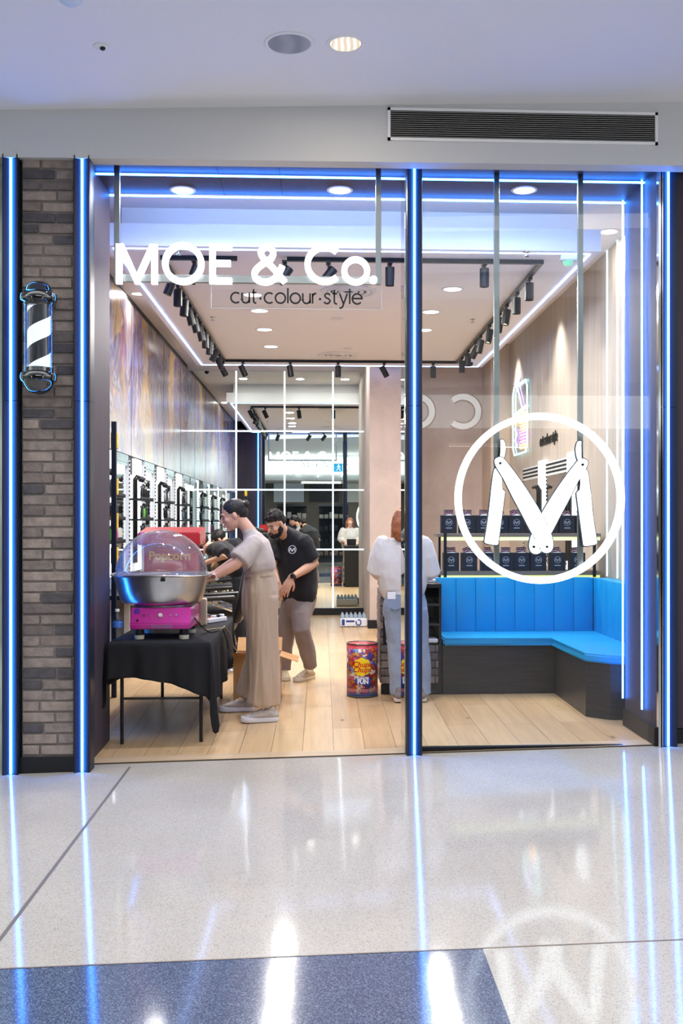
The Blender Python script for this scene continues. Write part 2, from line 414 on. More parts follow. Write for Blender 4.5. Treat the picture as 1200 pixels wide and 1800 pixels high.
def mural():
    m = mat('graffiti_mural', '#888899', .24, metal=.05, spec=.5); b = m.node_tree.nodes['Principled BSDF']; lk = m.node_tree.links.new
    tc = N(m, 'ShaderNodeTexCoord'); mp = N(m, 'ShaderNodeMapping'); mp.inputs['Scale'].default_value = (1, 1.5, .75)
    n = N(m, 'ShaderNodeTexNoise', Scale=1.0, Detail=4.0, Roughness=.55, Distortion=1.5)
    r = ramp(m, [(.0, '#1c1830'), (.30, '#2d2060'), (.38, '#4a4fb8'), (.42, '#b9c0e4'), (.455, '#e0a020'), (.48, '#3a2c4c'), (.505, '#8a2f8c'), (.53, '#d9d4d6'), (.56, '#242230'), (.595, '#d0502a'), (.63, '#e6d53a'), (.67, '#2f6fb8'), (.74, '#e8e4f0')])
    mp2 = N(m, 'ShaderNodeMapping'); mp2.inputs['Scale'].default_value = (1, 34, 1.1)
    n2 = N(m, 'ShaderNodeTexNoise', Scale=1.0, Detail=4.0, Roughness=.6, Distortion=.4)
    r2 = ramp(m, [(.3, '#4b465c'), (.45, '#9a98a8'), (.55, '#d6d3d8'), (.66, '#a28c7a'), (.75, '#f1eff0')])
    mx = N(m, 'ShaderNodeMix'); mx.data_type = 'RGBA'; mx.inputs[0].default_value = .22
    # pale, drippy lower half (colour mixed towards pale grey downwards, broken up by noise)
    sx = N(m, 'ShaderNodeSeparateXYZ'); mr = N(m, 'ShaderNodeMapRange'); mr.inputs[1].default_value = 0.2; mr.inputs[2].default_value = 1.0; mr.inputs[3].default_value = .55; mr.inputs[4].default_value = 0
    n4 = N(m, 'ShaderNodeTexNoise', Scale=1.4, Detail=3.0); ad = N(m, 'ShaderNodeMath'); ad.operation = 'MULTIPLY'
    mx2 = N(m, 'ShaderNodeMix'); mx2.data_type = 'RGBA'; mx2.inputs[7].default_value = c('#c9ccc6')
    L(m, tc, 'Object', mp, 'Vector'); L(m, mp, 'Vector', n, 'Vector'); L(m, n, 'Fac', r, 'Fac')
    L(m, tc, 'Object', mp2, 'Vector'); L(m, mp2, 'Vector', n2, 'Vector'); L(m, n2, 'Fac', r2, 'Fac')
    vo = N(m, 'ShaderNodeTexVoronoi', Scale=1.0, Randomness=1.0); mv = N(m, 'ShaderNodeMapping'); mv.inputs['Scale'].default_value = (.01, 3.1, 1.3)
    nd = N(m, 'ShaderNodeTexNoise', Scale=2.2, Detail=2.0); wv = N(m, 'ShaderNodeMix'); wv.data_type = 'VECTOR'; wv.inputs[0].default_value = .22
    lk(tc.outputs['Object'], wv.inputs[4]); L(m, tc, 'Object', nd, 'Vector'); lk(nd.outputs['Color'], wv.inputs[5]); lk(wv.outputs[1], mv.inputs[0]); L(m, mv, 'Vector', vo, 'Vector')
    sv = N(m, 'ShaderNodeSeparateColor'); lk(vo.outputs['Color'], sv.inputs[0])
    rv = ramp(m, [(0, '#221b44'), (.14, '#4b2f86'), (.28, '#2a2630'), (.4, '#a8702c'), (.5, '#5a6fae'), (.6, '#c9bfc4'), (.7, '#7c2b50'), (.8, '#d9b23c'), (.9, '#38507c')], 'CONSTANT'); lk(sv.outputs[0], rv.inputs[0])
    m0 = N(m, 'ShaderNodeMix'); m0.data_type = 'RGBA'; m0.inputs[0].default_value = .55; lk(r.outputs[0], m0.inputs[6]); lk(rv.outputs[0], m0.inputs[7]); r = m0
    lk(r.outputs[2], mx.inputs[6]); lk(r2.outputs[0], mx.inputs[7]); lk(mx.outputs[2], mx2.inputs[6])
    L(m, tc, 'Object', sx, 'Vector'); L(m, sx, 'Z', mr, 'Value'); L(m, tc, 'Object', n4, 'Vector')
    lk(mr.outputs[0], ad.inputs[0]); lk(n4.outputs['Fac'], ad.inputs[1]); 
    ad2 = N(m, 'ShaderNodeMath'); ad2.operation = 'MULTIPLY'; ad2.inputs[1].default_value = 1.9; ad2.use_clamp = True
    lk(ad.outputs[0], ad2.inputs[0]); lk(ad2.outputs[0], mx2.inputs[0])
    mp3 = N(m, 'ShaderNodeMapping'); mp3.inputs['Scale'].default_value = (1, 90, 1.5)
    n5 = N(m, 'ShaderNodeTexNoise', Scale=1.0, Detail=3.0)
    lk(mx2.outputs[2], b.inputs['Base Color']); bp = N(m, 'ShaderNodeBump', Strength=.25, Distance=.003)
    L(m, tc, 'Object', mp3, 'Vector'); L(m, mp3, 'Vector', n5, 'Vector'); L(m, n5, 'Fac', bp, 'Height'); L(m, bp, 'Normal', b, 'Normal')
    return m
mural_m = mural()

# ------------------------------------------------------------------ the mall: floor, ceiling, fascia
YS = 3.69                                              # tile seam
d0 = atz(850, 1662, -.02); d1 = atz(902, 1800, -.02)
dx = lambda y: d0.x + (d1.x-d0.x)*(y-d0.y)/(d1.y-d0.y)
mb = MB()
def quad(pts, mi, dz=0):
    mb.mi = mi; mb.face([mb.bm.verts.new((x, y, zf(x)+dz)) for x, y in pts])
XL, XR, YB = -11, 11, -7.0
quad([(XL, YS), (XR, YS), (XR, 6.9), (XL, 6.9)], 0)
quad([(XL, 1.6), (dx(1.6), 1.6), (dx(YS), YS), (XL, YS)], 1)
quad([(dx(1.6), 1.6), (XR, 1.6), (XR, YS), (dx(YS), YS)], 0)
quad([(XL, YB), (XR, YB), (XR, 1.6), (XL, 1.6)], 0)
fl = struct('floor', mb, [ter_cream, ter_blue], 'polished cream terrazzo mall floor with a blue grey band', flat_normals=True)
def strip(pts, w, m, name='trim_1', dz=.0015):
    mb = MB(); (x0, y0), (x1, y1) = pts; d = Vector((x1-x0, y1-y0)).normalized(); n = Vector((-d.y, d.x))*w/2
    mb.face([mb.bm.verts.new((x, y, zf(x)+dz)) for x, y in ((x0+n.x, y0+n.y), (x1+n.x, y1+n.y), (x1-n.x, y1-n.y), (x0-n.x, y0-n.y))])
    return struct(name, mb, m)
j0 = atz(242, 1330, -.08); j1 = atz(0, 1652, -.082); jd = (j1-j0)
strip([(j0.x, 6.72), (j1.x+jd.x*.6, j1.y+jd.y*.6)], .016, joint_m, 'trim_floor_joint')
strip([(XL, YS), (XR, YS)], .008, mat('brass_joint', '#8b7b68', .4), 'trim_floor_seam')
# ceiling over the shopfront
mb = MB(); cz = lambda x: 4.187+.031*x
def slab(x0, x1, y0, y1, f, t=.15):
    P = [(x0, y0), (x1, y0), (x1, y1), (x0, y1)]
    a = [mb.bm.verts.new((x, y, f(x))) for x, y in P]; b = [mb.bm.verts.new((x, y, f(x)+t)) for x, y in P]
    mb.face(a[::-1]); mb.face(b)
    for i in range(4): mb.face([a[i], a[(i+1) % 4], b[(i+1) % 4], b[i]])
slab(XL, XR, 4.7, 6.75, cz, .35)
struct('ceiling', mb, white_paint, 'plain white mall ceiling in front of the shop')
mb = MB(); slab(XL, XR, -7.2, 1.3, cz, .35); struct('ceiling', mb, white_paint)
mb = MB(); slab(XL, XR, 1.3, 1.4, lambda x: cz(x)+.3, .5); slab(XL, XR, 4.6, 4.7, lambda x: cz(x)+.3, .5); struct('trim_added_skylight', mb, white_paint)  # edges of an unseen skylight gap, added to let sky light into the mall
mb = MB()
FZ = lambda x: 3.832 + .004*x
P = [(XL, 6.6), (XR, 6.6), (XR, 6.72), (XL, 6.72)]
a = [mb.bm.verts.new((x, y, FZ(x))) for x, y in P]; b = [mb.bm.verts.new((x, y, cz(x)+.05)) for x, y in P]
mb.face(a[::-1]); mb.face(b)
for i in range(4): mb.face([a[i], a[(i+1) % 4], b[(i+1) % 4], b[i]])
struct('wall_fascia', mb, fascia_paint, 'pale grey bulkhead above the shopfront')
# skirting shadow gap box above portal (closes the void)
mb = MB(); mb.box(-1.75, 2.6, 6.72, 6.80, 3.9, 4.4); struct('trim_portal_head', mb, black_alu)

# ------------------------------------------------------------------ shopfront: piers, portal
def brick_pier(name, x0, x1, y0, z1, seed, label, pat=None):
    rnd = random.Random(seed); zb = zf((x0+x1)/2)
    mb = MB(); mb.mi = 5; mb.box(x0, x1, y0+.012, y0+.25, zb+.10, z1)
    z = zb+.115; row = 0; h = .0695
    while z < z1-.01:
        zt = min(z+h-.012, z1-.002); wtot = x1-x0; L1 = wtot*(.62 if row % 2 else .38)+rnd.uniform(-.02, .02)
        if rnd.random() < .12: L1 = wtot*.97
        xs = [x0+.004, x0+L1, x1-.004]
        for k in range(2):
            a, b = xs[k]+(.0 if k == 0 else .006), xs[k+1]-(.0 if k == 1 else .006)
            if b-a < .02: continue
            dark = rnd.random() < .17
            mb.mi = 4 if dark else rnd.choice([0, 0, 1, 2, 2, 3]); q = rnd.uniform(-.004, .005)
            mb.box(a, b, y0+q, y0+.05, z, zt+rnd.uniform(-.002, .001), bev=.006)
        z += h; row += 1
    o = struct(name, mb, brick_ms+[mortar], label)
    mb = MB(); mb.box(x0-.01, x1+.01, y0-.005, y0+.2, zb-.01, zb+.10, bev=.002); struct('baseboard_'+name.split('_')[1], mb, black_sat)
YP = 6.62
PX = [ax(36.5, YP), ax(129, YP)]
brick_pier('wall_left', PX[0], PX[1], YP+.02, 3.84, 3, 'narrow grey brown brick pier at the left of the shopfront')
brick_pier('wall_right', ax(1191, 6.85), ax(1191, 6.85)+.42, 6.86, 3.86, 9, 'dark brick pier at the right edge of the shopfront')

def led_post(u, Y, w, ztop, label):
    x = ax(u, Y+.02); zb = zf(x); t = thing('led_pillar', label, 'pillar', (x, Y+.06, zb), 'blue lit black pillars of the shopfront')
    h = w/2; g = .0095
    mb = MB()
    prof = [(-h, Y+.13), (-h, Y+.012), (-h+.004, Y), (-h+.012, Y), (-g, Y+.020), (-g, Y+.03), (g, Y+.03), (g, Y+.020), (h-.012, Y), (h-.004, Y), (h, Y+.012), (h, Y+.13)]
    zj = 2.28
    for za, zz in ((zb, zj-.0015), (zj+.0015, ztop)):
        A = [mb.bm.verts.new((x+q, y, za)) for q, y in prof]; B = [mb.bm.verts.new((x+q, y, zz)) for q, y in prof]
        for i in range(len(prof)): mb.face([A[i], A[(i+1) % len(prof)], B[(i+1) % len(prof)], B[i]])
        mb.face(A); mb.face(B[::-1])
    mb.build('post', post_black, t)
    mb = MB(); mb.box(x-.0065, x+.0065, Y+.010, Y+.024, zb+.004, ztop-.004, bev=.003); mb.build('led_strip', led_blue, t)
    return t
led_post(19, 6.60, .105, 3.845, 'blue lit black pillar at the far left, left of the brick pier')
led_post(144.5, 6.60, .105, 3.845, 'blue lit black pillar between the brick pier and the shop opening')
led_post(728, 6.76, .104, 3.90, 'tall blue lit black pillar standing between the open doorway and the window')
led_post(1174, 6.76, .120, 3.90, 'blue lit black pillar at the right end of the window')

XJL, XJR, YF, YK, ZS = -1.535, 2.255, 6.72, 7.52, 3.90
mb = MB(); mb.box(XJL-.12, XJL, 6.98, YK, -.09, 4.3); mb.box(XJL-.02, XJL+.0, 6.72, 6.975, -.09, 3.92)
struct('wall_portal_left', mb, portal_m, 'dark grey brown panelled side of the shop entrance, left')
mb = MB(); mb.box(XJL-.005, XJL+.008, 6.70, 6.725, -.09, 3.9); mb.box(XJL-.003, XJL+.003, 6.965, 6.985, -.09, 3.9); struct('trim_portal_left', mb, chrome)
mb = MB(); mb.box(XJR, XJR+.25, 6.80, YK, .12, 4.3)
struct('wall_portal_right', mb, portal_m, 'dark panelled side of the window, right')
mb = MB(); mb.box(XJR-.015, XJR+.06, 6.80, YK+.01, -.02, .125); struct('baseboard_portal_right', mb, black_sat)
mb = MB(); mb.box(XJR+.0, XJR+.03, 6.76, 6.80, -.02, 3.9); struct('trim_portal_right', mb, chrome)
mb = MB(); mb.box(XJR+.03, XJR+.09, 6.78, 6.95, -.02, 3.9); struct('trim_return_right', mb, black_alu)
mb = MB(); mb.box(-2.4, 2.9, 6.72, YK, ZS, ZS+.4); struct('ceiling_portal', mb, portal_m, 'dark soffit panel over the shop entrance')
# thin joints in the soffit panels
mb = MB()
for u in (387, 493): x = ax(u, 7.2); mb.box(x-.002, x+.002, 6.8, YK+.002, ZS-.001, ZS+.01)
struct('trim_soffit_joints', mb, black_mat)

# shop walls
mb = MB(); mb.box(-2.30, XJL-.12, 7.40, YK, -.09, 4.3); struct('wall_front_left', mb, portal_m)
mb = MB(); mb.box(XJR+.25, 2.75, 7.40, YK, -.02, 4.3); struct('wall_front_right', mb, portal_m)
mb = MB(); mb.box(-2.30, -2.18, YK, 16.85, -.09, 4.25); struct('wall_left_lower', mb, mat('dark_splashback', '#2a2b2f', .5))
mb = MB(); mb.box(-2.18, -2.165, YK, 16.77, 2.27, 4.0)
mur = struct('wall_mural', mb, mural_m, 'glossy graffiti mural covering the upper left wall of the shop')
mb = MB()
for y in (9.4, 11.8, 14.2, 15.9): mb.box(-2.165, -2.163, y-.004, y+.004, 2.27, 4.0)
struct('trim_mural_joints', mb, black_mat)
mb = MB(); mb.box(2.70, 2.82, YK, 14.8, -.02, 4.25); struct('wall_shop_right', mb, panel_beige, 'beige grained panel wall on the right of the shop')
mb = MB(); mb.box(.69, 1.36, 14.6, 17.0, 0.0, 4.25); struct('wall_column', mb, plaster_pink, 'pinkish plaster column in front of the mirror wall')
mb = MB(); mb.box(1.36, 2.43, 15.4, 15.6, 0.0, 4.25); struct('wall_recess', mb, plaster_pink, 'plaster wall behind the reception shelves')
mb = MB(); mb.box(2.43, 2.82, 14.6, 15.6, 0.0, 4.25); struct('wall_nib', mb, plaster_beige)
mb = MB(); mb.box(.66, 1.38, 14.57, 14.62, 0, .12); struct('baseboard_column', mb, black_sat)
mb = MB(); mb.box(-2.30, .9, 16.80, 16.95, 0.0, 4.25); struct('wall_back', mb, white_paint)
mb = MB(); mb.box(-2.18, .69, 16.765, 16.80, 0.115, 3.98); struct('wall_mirror_back', mb, mirror_m, 'mirrored back wall of the shop divided by white light lines')
mb = MB(); mb.box(-2.18, .69, 16.72, 16.80, 0.0, .115); struct('baseboard_back', mb, black_sat)
# shop floor
mb = MB(); nx, ny = 24, 40; g = []
for j in range(ny+1):
    y = 6.86 + (16.9-6.86)*(j/ny)**1.5
    g.append([mb.bm.verts.new((-2.3+5.2*i/nx, y, zs(-2.3+5.2*i/nx, y)+.002)) for i in range(nx+1)])
for j in range(ny):
    for i in range(nx): mb.face([g[j][i], g[j][i+1], g[j+1][i+1], g[j+1][i]])
struct('floor_shop', mb, oak, 'pale oak plank floor of the shop', flat_normals=True, smooth=True)
oak_edge = grain('oak_threshold', '#b99e7f', '#cdb698', 2, 30, 30, .35)
mb = MB(); y0, y1 = 6.83, 7.0
for xa, xb in ((XJL, -.35), (-.35, .565), (.66, 1.4), (1.4, XJR)):
    mb.face([mb.bm.verts.new((x, y, min(0, zf(x))+.004)) for x, y in ((xa+.001, y0), (xb-.001, y0), (xb-.001, y1), (xa+.001, y1))])
struct('trim_threshold', mb, oak_edge, flat_normals=True)
mb = MB()
for xa, xb in ((XJL, .565), (.66, XJR+.02)):
    P = [(xa, 6.818), (xb, 6.818), (xb, 6.83), (xa, 6.83)]
    A = [mb.bm.verts.new((x, y, zf(x)-.003)) for x, y in P]; B = [mb.bm.verts.new((x, y, zf(x)+.007)) for x, y in P]
    mb.face(B); [mb.face([A[i], A[(i+1) % 4], B[(i+1) % 4], B[i]]) for i in range(4)]
struct('trim_threshold_edge', mb, mat('dark_brass', '#5a4d3e', .4, metal=.6))
# window pane right, and the short glass fin beside the pillar
mb = MB(); mb.box(.672, XJR+.02, 6.868, 6.880, -.03, 3.9); struct('window_1', mb, glass, 'large clear shop window right of the middle pillar')
mb = MB(); mb.box(.672, XJR+.02, 6.855, 6.892, -.035, -.003); struct('window_1_channel', mb, black_alu)
fin_m = glass_mat('mirror_fin', (.75, .82, .82, 1), 1.9, 0.0, 3.0)
mb = MB(); mb.box(.552, .560, 6.80, 7.10, -.03, 3.9); struct('window_2', mb, fin_m, 'narrow glass edge panel on the left of the middle pillar')

# shop ceilings
mb = MB(); mb.box(-2.3, 2.82, YK, 17.0, 4.08, 4.25); struct('ceiling_shop', mb, ceil_in)
IX0, IX1, IY0, IY1, IZ = -1.75, 2.29, 8.30, 14.55, 3.73
mb = MB(); mb.box(IX0, IX1, IY0, IY1, IZ, 3.91); mb.box(IX0+.12, IX1-.12, IY0+.15, IY1-.1, 3.90, 4.09)
struct('ceiling_island', mb, ceil_in, 'dropped pale ceiling raft with lit edge')
def led_bar(name, p0, p1, w, m, label, grp):
    p0, p1 = Vector(p0), Vector(p1); mb = MB(); a = [min(p0[i], p1[i]) for i in range(3)]; b = [max(p0[i], p1[i]) for i in range(3)]
    for i in range(3):
        if b[i]-a[i] < 1e-4: a[i] -= w/2; b[i] += w/2
    mb.box(a[0], b[0], a[1], b[1], a[2], b[2]); o = mb.build(name, m); tag(o, label, 'light strip', grp); return o
e = .075; G = 'light strips of the ceiling raft'
led_bar('light_strip', (IX0+e, IY0+e, IZ), (IX1-e, IY0+e, IZ), .014, led_blue_soft, 'light strip along the front edge of the dropped ceiling', G)
led_bar('light_strip', (IX0+e, IY1-e, IZ), (IX1-e, IY1-e, IZ), .016, led_blue_soft, 'light strip along the rear edge of the dropped ceiling', G)
led_bar('light_strip', (IX0+e, IY0+e, IZ), (IX0+e, IY1-e, IZ), .016, led_blue_soft, 'light strip along the left edge of the dropped ceiling', G)
led_bar('light_strip', (IX1-e, IY0+e, IZ), (IX1-e, IY1-e, IZ), .016, led_blue_soft, 'light strip along the right edge of the dropped ceiling', G)
G = 'blue light strips of the shop entrance'
led_bar('light_strip', (XJL, 7.06, ZS-.018), (XJR, 7.06, ZS-.018), .011, led_blue, 'light strip across the front of the dark entrance soffit', G)
led_bar('light_strip', (XJL, YK-.005, ZS-.018), (XJR, YK-.005, ZS-.018), .011, led_blue, 'light strip along the back edge of the dark entrance soffit', G)
led_bar('light_strip', (XJR-.018, 7.06, .2), (XJR-.018, 7.06, ZS), .010, led_blue, 'upright light strip on the front of the right entrance side panel', G)
led_bar('light_strip', (XJR-.018, YK-.005, .2), (XJR-.018, YK-.005, ZS), .010, led_blue, 'upright light strip on the rear corner of the right entrance side panel', G)
led_bar('light_strip', (XJL-.06, YK+.01, .1), (XJL-.06, YK+.01, ZS), .018, led_blue, 'upright light strip on the inner left corner of the entrance, seen in the back mirror', G)
G = 'upright cyan light strips on the right wall'
led_bar('light_strip', (2.695, 9.56, 1.0), (2.695, 9.56, 4.08), .013, led_cyan, 'upright cyan light strip on the beige right wall, the left one', G)
led_bar('light_strip', (2.695, 9.22, 1.0), (2.695, 9.22, 4.08), .013, led_cyan, 'upright cyan light strip on the beige right wall, the right one', G)
YM = 16.76; G = 'white light lines of the back mirror'
for u, nm in ((415, 'left'), (500, 'middle'), (585, 'right')):
    x = ax(u, YM); led_bar('light_strip', (x, YM, .12), (x, YM, 3.98), .020, led_white, 'upright white light line on the back mirror, %s of three' % nm, G)
for v, nm in ((758, 'top'), (861, 'middle'), (966, 'lowest')):
    z = az(v, 500, YM); led_bar('light_strip', (-2.16, YM, z), (.69, YM, z), .020, led_white, 'horizontal white light line on the back mirror, %s of three' % nm, G)
led_bar('light_strip', (XJL+.1, YK+.012, 3.99), (XJR-.1, YK+.012, 3.99), .03, glow('led_blue_cove', (0.50, 0.74, 1.0, 1), 26), 'light strip on the back of the entrance lintel washing the ceiling raft', 'blue light strips of the shop entrance')
# ------------------------------------------------------------------ lamps and ceiling fittings
def area_disc(name, loc, size, power, col, rot=(0, 0, 0), spread=PI, parent=None):
    l = bpy.data.lights.new(name, 'AREA'); l.shape = 'DISK'; l.size = size; l.energy = power; l.color = col; l.spread = spread
    o = bpy.data.objects.new(name, l); COL.objects.link(o); o.rotation_euler = rot
    if parent: o.parent = parent; o.location = Vector(loc)-ORG[parent]
    else: o.location = loc
    return o
POW = 40.0
def downlight(p, r, label, grp, power=1.0, col=(1.0, .965, .935)):
    t = thing('ceiling_downlight', label, 'ceiling light', p, grp)
    mb = MB(); mb.lathe([(r*.86, 0), (r*.88, -.006), (r*1.0, -.007), (r*1.08, -.003), (r*1.08, 0)], p, 36); mb.build('trim_ring', white_paint, t, smooth=True)
    mb = MB(); mb.lathe([(0.001, -.003), (r*.86, -.003), (r*.86, 0), (.001, 0)], p, 36); mb.build('diffuser', lamp_white, t)
    area_disc('lamp', Vector(p)-Vector((0, 0, .012)), r*1.6, POW*power, col, parent=t)
G = 'downlights in the entrance soffit'
for u, w in ((321, 'left'), (597, 'middle'), (921, 'right')):
    p = atz(u, 334, ZS); downlight(p, .088, 'round downlight in the dark entrance soffit, %s of three' % w, G, .55)
G = 'downlights in the dropped ceiling'
for u, v, w in ((456, 546, 'first row from the front, below the tagline panel'), (465, 579, 'second, halfway back on the left of centre'), (476, 609, 'third, furthest back on the left of centre'),
                (444, 518, 'half hidden behind the large lit lettering'), (795, 508, 'nearest one right of the middle pillar'), (757, 548, 'second one right of the middle pillar'), (745, 580, 'third one, partly hidden by the middle pillar')):
    p = atz(u, v, IZ); downlight(p, .098, 'round downlight in the dropped ceiling, '+w, G, 1.0)
p = atz(243, 516, 4.08); downlight(p, .085, 'round downlight above the mural, left of the dropped ceiling', 'downlights in the outer shop ceiling', .25)
p = atz(1070, 407, 4.08); downlight(p, .085, 'round downlight in the front right corner of the shop ceiling', 'downlights in the outer shop ceiling', .6)
for x, w in ((-1.39, 'left'), (-.38, 'middle'), (.42, 'right')):
    downlight(Vector((x, 15.25, 4.08)), .085, 'round downlight by the back mirror, %s of three' % w, 'downlights in the outer shop ceiling', .3)
for (u, v, w) in ((969, 519, 'nearer'), (894, 590, 'farther')):
    p = atz(u, v, 4.08); p.x = 2.36; t = thing('ceiling_spot', 'small recessed spot washing the beige right wall, %s one' % w, 'ceiling light', p, 'wall washers')
    mb = MB(); mb.lathe([(.001, -.004), (.03, -.004), (.045, -.006), (.05, 0)], p, 24); mb.build('lens', lamp_white, t)
    l = bpy.data.lights.new('lamp', 'SPOT'); l.energy = 120; l.spot_size = 1.25; l.spot_blend = 1.0; l.color = (1, .93, .82); l.shadow_soft_size = .03
    o = bpy.data.objects.new('lamp', l); COL.objects.link(o); o.parent = t; o.location = (0, 0, -.02); o.rotation_euler = (0, math.radians(-16), 0)

# mall ceiling: speaker, downlight, sensor
zc = lambda u, v: atz(u, v, 4.187+.031*atz(u, v, 4.19).x)
tilt = Matrix.Rotation(-math.atan(.031), 4, 'Y')
p = zc(508, 76); t = thing('ceiling_speaker', 'round grey speaker grille in the mall ceiling', 'speaker', p)
mb = MB(); mb.lathe([(.118, .001), (.120, -.007), (.136, -.006), (.141, 0), (.12, .004)], p, 48, M=tilt); mb.build('rim', white_paint, t, smooth=True)
def mesh_grille():
    m = mat('speaker_grille', '#8f9299', .6); b = m.node_tree.nodes['Principled BSDF']; tc = N(m, 'ShaderNodeTexCoord')
    v = N(m, 'ShaderNodeTexVoronoi', Scale=260.0, Randomness=.0); r = ramp(m, [(.25, '#5f626a'), (.45, '#a4a7ae')]); L(m, tc, 'Object', v, 'Vector'); L(m, v, 'Distance', r, 'Fac'); L(m, r, 'Color', b, 'Base Color'); return m
mb = MB(); mb.lathe([(.001, -.006), (.118, -.005), (.118, .002), (.001, .002)], p, 48, M=tilt); mb.build('grille', mesh_grille(), t)
p = zc(607, 77); t = thing('ceiling_downlight', 'round downlight with a faceted reflector in the mall ceiling, beside the speaker', 'ceiling light', p)
mb = MB(); mb.lathe([(.092, .03), (.092, -.005), (.105, -.007), (.112, 0), (.11, .03)], p, 48, M=tilt); mb.build('rim', white_paint, t, smooth=True)
mb = MB()
prof = [(.092, -.001), (.085, .03), (.066, .06), (.035, .085)]
mb.lathe([(r, z) for r, z in prof], p+Vector((0, 0, -.0)), 28, M=tilt); o = mb.build('reflector', chrome, t)
mb = MB(); mb.lathe([(.001, -.003), (.088, -.003), (.088, -.001), (.001, -.001)], p, 28, M=tilt)
def lamp_facets():
    m = mat('faceted_lamp', '#fff4d8', .3, emit=(1.0, .86, .58, 1), es=.5); b = m.node_tree.nodes['Principled BSDF']; tc = N(m, 'ShaderNodeTexCoord')
    w = N(m, 'ShaderNodeTexWave', Scale=9.0, Distortion=3.0); r = ramp(m, [(.1, (.75, .52, .25, 1)), (.5, (1, .9, .66, 1)), (.9, (1.2, 1.2, 1.2, 1))])
    L(m, tc, 'Object', w, 'Vector'); L(m, w, 'Fac', r, 'Fac'); L(m, r, 'Color', b, 'Emission Color'); return m
mb.build('lamp_glass', lamp_facets(), t)
area_disc('lamp', p-Vector((0, 0, .02)), .15, 9, (1, .86, .66), parent=t)
p = zc(177, 81); t = thing('ceiling_sensor', 'small round white sensor in the mall ceiling, left', 'sensor', p)
mb = MB(); mb.lathe([(.001, -.012), (.02, -.014), (.036, -.008), (.042, 0)], p, 28, M=tilt); mb.build('housing', white_paint, t, smooth=True)
mb = MB(); mb.ell(p+Vector((.012, -.008, -.016)), .016, .016, .012); mb.build('lens', black_alu, t, smooth=True)
p = zc(124, -3); t = thing('smoke_detector', 'pale round detector cut by the top edge of the picture', 'detector', p)
mb = MB(); mb.lathe([(.001, -.03), (.035, -.03), (.055, -.015), (.06, 0)], p, 28, M=tilt); mb.build('cover', mat('detector_blue_white', '#c9d4ea', .5), t, smooth=True)
# air vent in the bulkhead
vx0, vx1, vz1, vz0 = ax(681, 6.6), ax(1155, 6.6), az(194, 900, 6.6), az(251, 900, 6.6)
t = thing('air_vent', 'long white framed louvred air grille in the bulkhead above the window', 'vent', ((vx0+vx1)/2, 6.6, vz0))
mb = MB(); fr = .018
mb.box(vx0, vx1, 6.588, 6.602, vz1-fr, vz1); mb.box(vx0, vx1, 6.588, 6.602, vz0, vz0+fr); mb.box(vx0, vx0+fr, 6.588, 6.602, vz0, vz1); mb.box(vx1-fr, vx1, 6.588, 6.602, vz0, vz1)
mb.build('frame', white_paint, t)
mb = MB(); mb.box(vx0+fr, vx1-fr, 6.596, 6.6, vz0+fr, vz1-fr); mb.build('backing', black_mat, t)
mb = MB(); n = 13; z0, z1 = vz0+fr, vz1-fr
slm = mat('grille_slat', '#9b9a97', .45, metal=.2)
for k in range(n):
    z = z0+(z1-z0)*(k+.5)/n; M = Matrix.Translation((0, 6.590, z)) @ Matrix.Rotation(math.radians(32), 4, 'X')
    mb.box(vx0+fr, vx1-fr, -.006, .006, -.0012, .0012, M=M)
mb.build('slats', slm, t)

# track rails on the dropped ceiling
TZ = IZ-.035; TXL, TXR, TYF, TYB = -1.32, 1.86, 8.60, 14.0
rail = black_alu; G = 'black track rails of the dropped ceiling'
for (x0, y0, x1, y1, w) in ((TXL, TYF, -.72, TYF, 'short front piece behind the letter O'), (-.27, TYF, TXR, TYF, 'front piece'), (TXL, TYF, TXL, TYB, 'left piece'), (TXR, TYF, TXR, TYB, 'right piece'), (TXL, TYB, TXR, TYB, 'rear piece')):
    mb = MB()
    if abs(y1-y0) < .01: mb.box(min(x0, x1)-.018, max(x0, x1)+.018, y0-.017, y0+.017, TZ, IZ)
    else: mb.box(x0-.0171, x0+.0171, y0+.018, y1-.018, TZ+.0005, IZ)
    o = mb.build('track_rail', rail); tag(o, 'black lighting track rail, '+w, 'track rail', G)
def spot_head(p, yawd, tiltd, lit, label):
    """p: point on rail underside"""
    t = thing('track_spotlight', label, 'spotlight', p, 'track spotlights')
    mb = MB(); mb.box(p.x-.02, p.x+.02, p.y-.05, p.y+.05, p.z-.02, p.z, bev=.004); mb.cyl(p-Vector((0, 0, .02)), p-Vector((0, 0, .07)), .008, n=10); mb.build('bracket', black_sat, t)
    M = Matrix.Rotation(math.radians(yawd), 4, 'Z') @ Matrix.Rotation(math.radians(tiltd), 4, 'X')
    c0 = p-Vector((0, 0, .115)); M4 = M
    mb = MB(); mb.lathe([(.001, .075), (.036, .075), (.040, .070), (.040, -.078), (.037, -.082), (.033, -.082), (.032, -.06), (.001, -.06)], c0, 24, M=M4); mb.build('body', black_sat, t, smooth=False)
    mb = MB(); mb.lathe([(.001, -.064), (.031, -.064), (.031, -.060), (.001, -.060)], c0, 20, M=M4); mb.build('lens', lamp_warm if lit else glow('warm_spot_dim', (1, .74, .48, 1), 1.6), t)
    if lit:
        l = bpy.data.lights.new('lamp', 'SPOT'); l.energy = 55; l.spot_size = 1.2; l.spot_blend = .6; l.color = (1, .80, .55); l.shadow_soft_size = .03
        o = bpy.data.objects.new('lamp', l); COL.objects.link(o); o.parent = t; o.location = (c0-p) + (M @ Vector((0, 0, -.09))); o.rotation_euler = M.to_euler()
rnd = random.Random(4)
k = 0
ORD = ['first', 'second', 'third', 'fourth', 'fifth', 'sixth', 'seventh', 'eighth', 'ninth', 'tenth', 'eleventh']
